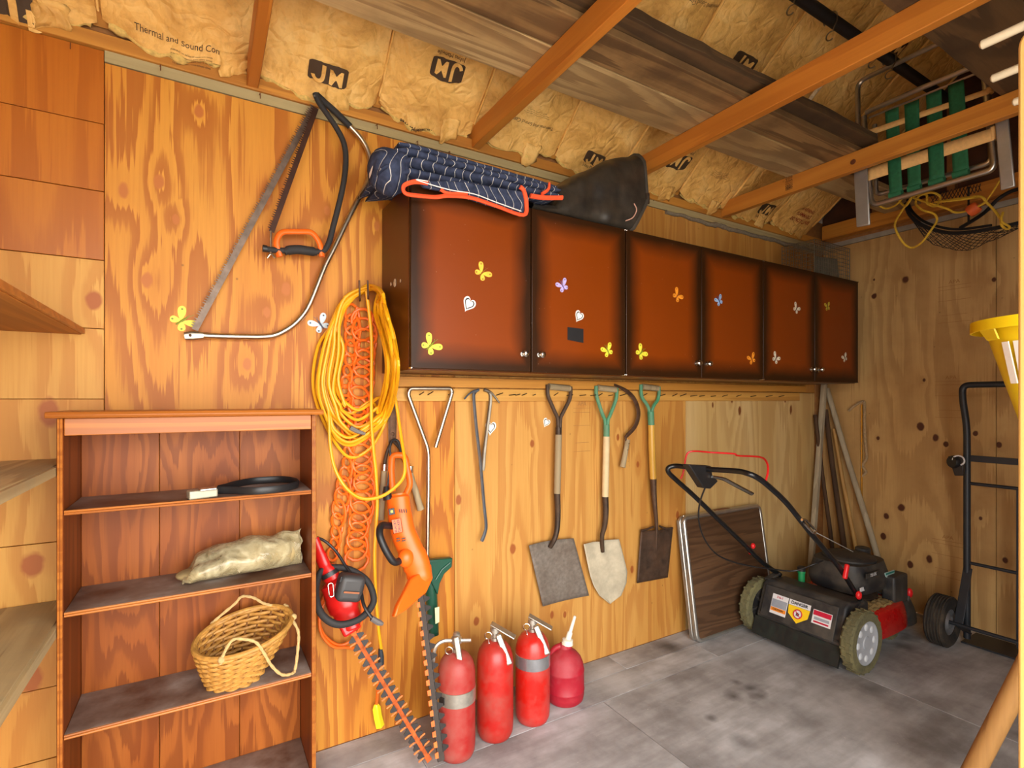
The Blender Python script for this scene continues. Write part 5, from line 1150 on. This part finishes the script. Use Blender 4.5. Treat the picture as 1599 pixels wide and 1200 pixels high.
kn = W(1321, 893, .722); MB().box(kn, (.022, .02, .075), Matrix.Rotation(.35, 3, 'Y')).build('knob', M_knob, t, bevel=.008, seg=3); MB().ball(W(1341, 930, .722), (.018, .014, .022), 12, 8).build('knob', M_knob, t); MB().ball((3.50, -.69, .235), (.02, .016, .028), 12, 8).build('height_knob', M_knob, t); MB().tube([(3.42, -.69, .10), (3.50, -.69, .235)], .008, 8).build('height_lever', M_mblk, t)
MB().prism([W(a, b, .45) for a, b in ((1076, 726), (1111, 728), (1113, 742), (1122, 752), (1110, 764), (1100, 763))], (0, .045, 0)).build('control_box', M_blk, t, bevel=.005)
MB().tube(fillet([W(1112, 745, .46), W(1130, 748, .47), W(1152, 760, .48), W(1175, 772, .49)], .02), [.009]+[.0105]*(len(fillet([W(1112, 745, .46), W(1130, 748, .47), W(1152, 760, .48), W(1175, 772, .49)], .02))-1), 10, flat=.6).build('drive_lever', M_chrome, t)
bl = [(1194, 757, .70), (1199, 737, .69), (1197, 722, .66), (1186, 714, .60), (1152, 712, .47), (1146, 709, .45), (1112, 707, .40), (1085, 705, .31), (1074, 708, .285), (1070, 720, .275), (1067, 738, .27), (1063, 748, .266)]
MB().tube(catmull([W(*q) for q in bl], 5), .0046, 8).build('bail_bar', M_knob, t)
MB().tube(catmull([W(*q) for q in ((1101, 762, .44), (1093, 785, .40), (1091, 812, .37), (1100, 842, .34), (1122, 868, .32), (1160, 882, .32), (1205, 889, .34), (1240, 892, .40), (1270, 882, .48), (1285, 876, .5))], 6), .0042, 8).build('control_cable', M_blk, t)
MB().tube(fillet([W(a, b, .72) for a, b in ((1252, 812), (1258, 812), (1275, 830), (1270, 833), (1256, 818))], .01), .006, 8).build('cable_guide', M_chrome, t)
MB().tube([W(1274, 832, .71), W(1332, 862, .52)], .0022, 6).build('starter_rope', plain('starter_rope', (180, 176, 166), .8), t)

# ================================================================ hand truck
M_ht = plain('handtruck_grey', (46, 50, 56), .45, .3, var=.1); M_rub = plain('rubber', (32, 30, 28), .8, var=.25, dirt=(120, 104, 84), dirt_amt=.25, dirt_scale=10)
HX = 3.63; t = thing('hand_truck', 'dark grey steel hand truck with fat pneumatic tyre against the end wall', 'hand truck', (HX, -.9, 0))
yL = XP(1510, 900, HX).y; yR = yL-.40; zt = XP(1530, 601, HX).z
MB().tube(fillet([(HX, yL, .03), (HX, yL, 1.20), (HX, yL+.02, 1.36), (HX, yL+.02, zt), (HX, yR-.02, zt), (HX, yR-.02, 1.36), (HX, yR, 1.20), (HX, yR, .03)], .07, 7), .0165, 14).build('frame', M_ht, t)
for z, kind in ((XP(1540, 718, HX).z, 'flat'), (XP(1540, 758, HX).z, 'tube'), (XP(1540, 885, HX).z, 'tube')):
    if kind == 'flat': MB().bar((HX, yL, z), (HX, yR, z), .008, .035).build('crossbar', M_ht, t, bevel=.002)
    else: MB().tube([(HX, yL, z), (HX, yR, z)], .009, 10).build('crossbar', M_ht, t)
MB().bar((HX, (yL+yR)/2-.02, .06), (HX, (yL+yR)/2-.02, XP(1540, 758, HX).z), .036, .008, up=(1, 0, 0)).build('centre_bar', M_ht, t, bevel=.002)
MB().bb((HX-.02, yR-.02, .002), (HX+.19, yL+.02, .010)).build('toe_plate', M_ht, t)
AX = V((3.50, -.90, .135))
MB().tube([(AX.x, yL+.09, AX.z), (AX.x, yR-.09, AX.z)], .010, 10).build('axle', M_ht, t)
for y in (yL, yR): MB().bar((AX.x, y-.004, AX.z-.01), (HX, y-.004, .42), .008, .04, up=(0, 1, 0)).build('axle_brace', M_ht, t, bevel=.002); MB().bar((AX.x, y-.004, AX.z), (HX, y-.004, .06), .008, .035, up=(0, 1, 0)).build('axle_brace', M_ht, t)
for y, s in ((yL+.065, 1), (yR-.065, -1)):
    c = V((AX.x, y, AX.z)); r, w = .134, .095
    ty = MB().lathe(c, (0, 1, 0), [(r*.52, -w*.38), (r*.78, -w*.5), (r*.93, -w*.46), (r*.98, -w*.36), (r*1.0, 0), (r*.98, w*.36), (r*.93, w*.46), (r*.78, w*.5), (r*.52, w*.38)], 36, cap=False).build('tyre', M_rub, t)
    for k in range(6): MB().tube([c+V((math.cos(a), 0, math.sin(a)))*r*1.0+V((0, (k-2.5)*.013, 0)) for a in [2*math.pi*i/36 for i in range(36)]], .0035, 5, closed=True).build('tread_rib', M_rub, ty)
    MB().lathe(c, (0, 1, 0), [(.001, -w*.30), (r*.24, -w*.30), (r*.24, -w*.40), (r*.40, -w*.2), (r*.52, -w*.36), (r*.52, w*.36), (r*.40, w*.2), (r*.24, w*.40), (.001, w*.40)], 24).build('hub', plain('hub_silver', (150, 152, 156), .4, .7), t)
g0 = XP(1502, 722, HX-.03); cs = MB().lathe(g0+V((-.004, .012, .0)), (-1, .5, 0), [(.001, 0), (.030, 0), (.036, .01), (.036, .035), (.030, .045), (.001, .045)], 20).build('clamp_pulley', M_blk, t)
MB().tube([g0+V((-.045, .0, .012))+V((.0, .026*math.cos(a), .026*math.sin(a))) for a in [k*math.pi/8 for k in range(0, 12)]], .004, 6).build('clamp_ring', M_dw, cs)
MB().prism([g0+V((-.02, a, b)) for a, b in ((.05, .03), (-.02, .035), (-.02, -.07), (.02, -.075), (.035, -.02))], (-.02, 0, 0)).build('clamp_plate', M_blk, t, bevel=.004)

# ================================================================ lawn chair hanging behind the tie beam
CHX = 2.83; X = lambda a, b, d=0.0: XP(a, b, CHX+d)
M_cal = plain('chair_tube', (186, 182, 174), .28, .95, var=.12); M_grn = plain('webbing_green', (22, 92, 58), .75, var=.2, scale=80); M_tan = plain('webbing_tan', (222, 178, 112), .75, var=.1, scale=80)
t = thing('lawn_chair', 'folded aluminium lawn chair with green and tan webbing hanging from the roof pipe', 'chair', tuple(X(1387, 108)))
MB().tube(fillet([X(1343, 262, .02), X(1340, 219, .02), X(1339, 128, .02), X(1474, 64, .02), X(1558, 24, .02)], .045, 6), .0115, 12).build('back_frame', M_cal, t)
seat = [X(1349, 182), X(1352, 230), X(1360, 314), X(1366, 320), X(1548, 266), X(1553, 255), X(1545, 190), X(1537, 112)]
MB().tube(fillet(seat, .035, 6)+[], .0125, 12).build('seat_frame', M_cal, t)
MB().tube([X(1352, 176, .004), X(1440, 137, .004), X(1537, 97, .004)], .0115, 12).build('cross_tube', M_cal, t)
MB().tube([X(1357, 184, -.008), X(1531, 112, -.008)], .005, 8).build('web_rod', M_cal, t)
MB().tube(fillet([X(1366, 195, .05), X(1368, 305, .05), X(1548, 254, .05), X(1543, 130, .05)], .03, 6), .0105, 12).build('leg_frame', M_cal, t)
for q in (((1332, 256), (1353, 250), (1358, 351), (1337, 355)), ((1552, 180), (1573, 172), (1585, 291), (1562, 297))):
    MB().prism([X(a, b, -.03) for a, b in q], (.012, 0, 0)).build('armrest', plain('armrest_alloy', (176, 178, 176), .45, .8, var=.08), t, bevel=.004)
vs_ = [((1382, 1403, 175), (1389, 1409, 304)), ((1412, 1435, 164), (1418, 1438, 294)), ((1446, 1470, 149), (1451, 1475, 284)), ((1480, 1505, 134), (1488, 1513, 272))]
def ys(x, y, xr): return y-(x-xr)*.36
for i, ((a0, a1, ya), (b0, b1, yb)) in enumerate(vs_):
    def web(u, v, a0=a0, a1=a1, ya=ya, b0=b0, b1=b1, yb=yb, i=i):
        x = (a0+(a1-a0)*u)*(1-v)+(b0+(b1-b0)*u)*v; y = (ya-(a1-a0)*u*.40)*(1-v)+(yb-(b1-b0)*u*.31)*v
        return X(x, y, -.012+.006*math.sin(v*math.pi*2+(i % 2)*math.pi))
    MB().grid(web, 4, 16).build('green_web', M_grn, t, solid=.0018)
    m = MB(); m.tube([X(b0, yb+2), X(b1, yb+2-(b1-b0)*.31)], .0150, 12); m.build('web_wrap', M_grn, t)
for k, (p0, p1, hgt) in enumerate((((1353, 209), (1545, 142), 9), ((1355, 273), (1552, 209), 20))):
    def web(u, v, p0=p0, p1=p1, hgt=hgt, k=k): return X(p0[0]+(p1[0]-p0[0])*u, p0[1]+(p1[1]-p0[1])*u+hgt*(v-.5), -.012)
    MB().grid(web, 36, 2).build('tan_web', M_tan, t, solid=.0018)
    for a, b in (p0, p1): MB().tube([X(a, b-hgt*.5), X(a, b+hgt*.5)], .0145, 12).build('web_wrap', M_tan, t)
shook(1387, 108, 'wire hook on the roof pipe that carries the lawn chair', x=2.83)
# ---- net with rope and float
NX = 3.45; N = lambda a, b, d=0.0: XP(a, b, NX+d)
M_net = plain('net_black', (22, 22, 24), .7, var=.15); M_yrope = plain('rope_yellow', (216, 176, 50), .8, var=.18, scale=90)
t = thing('landing_net', 'black landing net hanging near the end wall under the lawn chair', 'net', tuple(N(1500, 330)))
rim = [(1414, 318, .10), (1421, 336, .06), (1440, 352, .02), (1470, 362, 0), (1500, 364, -.02), (1545, 358, -.05), (1599, 346, -.08), (1640, 325, -.05), (1640, 290, .1), (1588, 296, .22), (1560, 310, .25), (1535, 334, .2), (1500, 356, .08)]
MB().tube(catmull([N(*q) for q in rim], 5), .010, 8).build('hoop', M_net, t)
MB().tube(catmull([N(a+3, b-6, c+.03) for a, b, c in rim[:6]], 5), .007, 8).build('hoop_cord', M_net, t)
tp = catmull([V((a, b, c)) for a, b, c in rim[1:7]], 4); bt = catmull([V(q) for q in ((1430, 352, .10), (1452, 378, .12), (1480, 388, .12), (1510, 390, .12), (1550, 376, .12), (1599, 354, .10))], 4)
m = MB(); nn_ = len(tp)-1; 
def nt(i, j, J=5): p = tp[min(nn_, max(0, i))]*(1-j/J)+bt[min(nn_, max(0, i))]*(j/J); return N(p.x+2*nz(i*1.7, j*2.1), p.y+2.5*nz(i*.9, j*1.3, 4), p.z)
for i in range(-6, nn_+6):
    for sgn in (1, -1):
        pts = [nt(i+sgn*j, j) for j in range(6) if 0 <= i+sgn*j <= nn_]
        if len(pts) > 1: m.tube(catmull(pts, 2), .0016, 4)
m.tube(catmull([nt(i, 5) for i in range(nn_+1)], 2), .0018, 4)
tag(m.build('netting', M_net, t), kind='stuff')
m = MB(); nw = [(1455, 300), (1470, 312), (1500, 308), (1530, 296), (1532, 278), (1500, 288), (1470, 296)]
for i in range(14):
    a = N(1450+i*6, 322-i*1.7, .12); b = N(1466+i*5, 300-i*1.0, .14); m.tube([a, b], .002, 4); a = N(1450+i*6, 302-i*.9, .13); b = N(1462+i*5.4, 322-i*1.8, .13); m.tube([a, b], .002, 4)
tag(m.build('net_bundle', M_net, t), kind='stuff')
MB().bb((NX+.10, N(1500, 330).y-.004, N(1500, 345).z), (NX+.108, N(1500, 330).y+.004, 2.505)).build('hanger', M_net, t)
t = thing('yellow_rope', 'tangled yellow rope with orange float looped over the black net', 'rope', tuple(N(1450, 315)))
rp_ = [(1370, 320), (1385, 326), (1402, 318), (1412, 303), (1404, 312), (1414, 322), (1424, 308), (1408, 330), (1398, 348), (1400, 362), (1412, 381), (1425, 387), (1440, 378), (1455, 358), (1463, 344), (1458, 334), (1440, 328), (1430, 318), (1436, 306), (1455, 301), (1468, 308), (1462, 322), (1448, 318), (1446, 304), (1425, 308), (1450, 317), (1478, 326), (1492, 332), (1512, 329), (1536, 318), (1538, 312), (1530, 308), (1500, 312), (1460, 316), (1500, 310), (1530, 307), (1540, 316), (1552, 328), (1562, 342), (1564, 352), (1572, 358), (1576, 354), (1564, 346), (1566, 332)]
MB().tube(catmull([N(a, b, -.10+.03*math.sin(i*1.9)) for i, (a, b) in enumerate(rp_)], 6), .0055, 7).build('rope', M_yrope, t)
MB().tube([N(1538, 317, -.1), N(1550, 300, -.12), N(1562, 281, -.14)], .004, 6).build('rope_tail', M_yrope, t)
fc = N(1520, 327, -.10); fa = (N(1526, 322, -.1)-N(1513, 331, -.1)).normalized(); MB().lathe(fc-fa*.026, fa, [(.012, 0), (.026, .003), (.030, .015), (.030, .038), (.026, .049), (.012, .052)], 18).build('float', plain('float_orange', (206, 92, 36), .6, var=.12), t)

# ================================================================ by the doorway, on the near side
M_lit = grain('fresh_pine', (232, 186, 116), (200, 144, 78), sv=(4, 4, .3), rings=5, contrast=.3, rough=.55)
def upr():
    y0, y1, zt = -1.765, -1.865, 1.985; pts = [(y0, 0)]
    for k in range(7): a = math.pi/2*k/6; pts.append((y0-.03+.03*math.cos(a), zt-.03+.03*math.sin(a)))
    pts += [(y1, zt), (y1, 0)]; return [(1.20, a, b) for a, b in pts]
tag(MB().prism(upr(), (.019, 0, 0)).build('upright_board', M_lit, bevel=.004, loc=(1.2, -1.765, 0)), 'tall pale plywood upright with rounded top corner beside the doorway', 'board')
M_rod = plain('rod_white', (214, 200, 170), .5, var=.1)
for x, ye, lab in ((1.598, -1.592, 'white-coated peg rod projecting above the pale upright'), (1.79, -1.555, 'shorter-looking white-coated peg rod next to the tie beam'), (1.985, -1.545, 'white-coated peg rod mostly hidden by the pale upright')):
    tag(MB().tube([(x, -DEP-.001, 2.2), (x, ye-.004, 2.2), (x, ye, 2.2)], [.0105, .0105, .006], 10).build('peg_rod', M_rod, loc=(x, -DEP, 2.2)), lab, 'rod', 'white peg rods')
M_tub = plain('tub_yellow', (246, 214, 24), .4, var=.04); tc = V((2.300, -1.588, 1.262))
t = thing('yellow_tub', 'tapered yellow plastic tub with wide flanged rim behind the pale upright', 'tub', tuple(tc))
MB().lathe(tc, UPV, [(.001, .0), (.100, 0), (.106, .006), (.196, .335), (.196, .338), (.190, .338), (.102, .010), (.001, .010)], 48, cap=False).build('body', M_tub, t)
MB().lathe(tc+V((0, 0, .338)), UPV, [(.192, 0), (.222, .0), (.224, -.028), (.229, -.028), (.229, .006), (.192, .006), (.192, 0)], 48, cap=False).build('rim', M_tub, t)
for k in range(6):
    a = math.pi*2*k/6+2.3; d = V((math.cos(a), math.sin(a), 0)); MB().prism([tc+d*.186+V((0, 0, .28))+V((-d.y, d.x, 0))*w for w in (-.03, .03)]+[tc+d*.212+V((0, 0, .336))+V((-d.y, d.x, 0))*w for w in (.045, -.045)], d*.006+V((0, 0, .003))).build('rim_gusset', M_tub, t)
for a in (2.55, 2.75): d = V((math.cos(a), math.sin(a), 0)); MB().bar(tc+d*.158+V((0, 0, .14)), tc+d*.186+V((0, 0, .27)), .022, .004, up=d).build('tub_label', M_white, t)
tag(MB().bb((2.14, -DEP+.001, 1.24), (2.62, -1.575, 1.261)).build('tub_shelf', M_old, loc=(2.14, -1.575, 1.24)), 'wooden shelf board that carries the yellow tub', 'shelf')
pe = V((2.03, -1.385, .03)); pd = V((2.10, -1.72, 1.10)); tag(MB().tube([pe, (pe+pd)/2, pd], .027, 14).build('leaning_post', grain('post_brown', (178, 128, 76), (122, 80, 44), sv=(8, 8, .8), rings=6, contrast=.45, rough=.75), loc=tuple(pe)), 'thick brown round post leaning on the floor beside the pale upright', 'post')
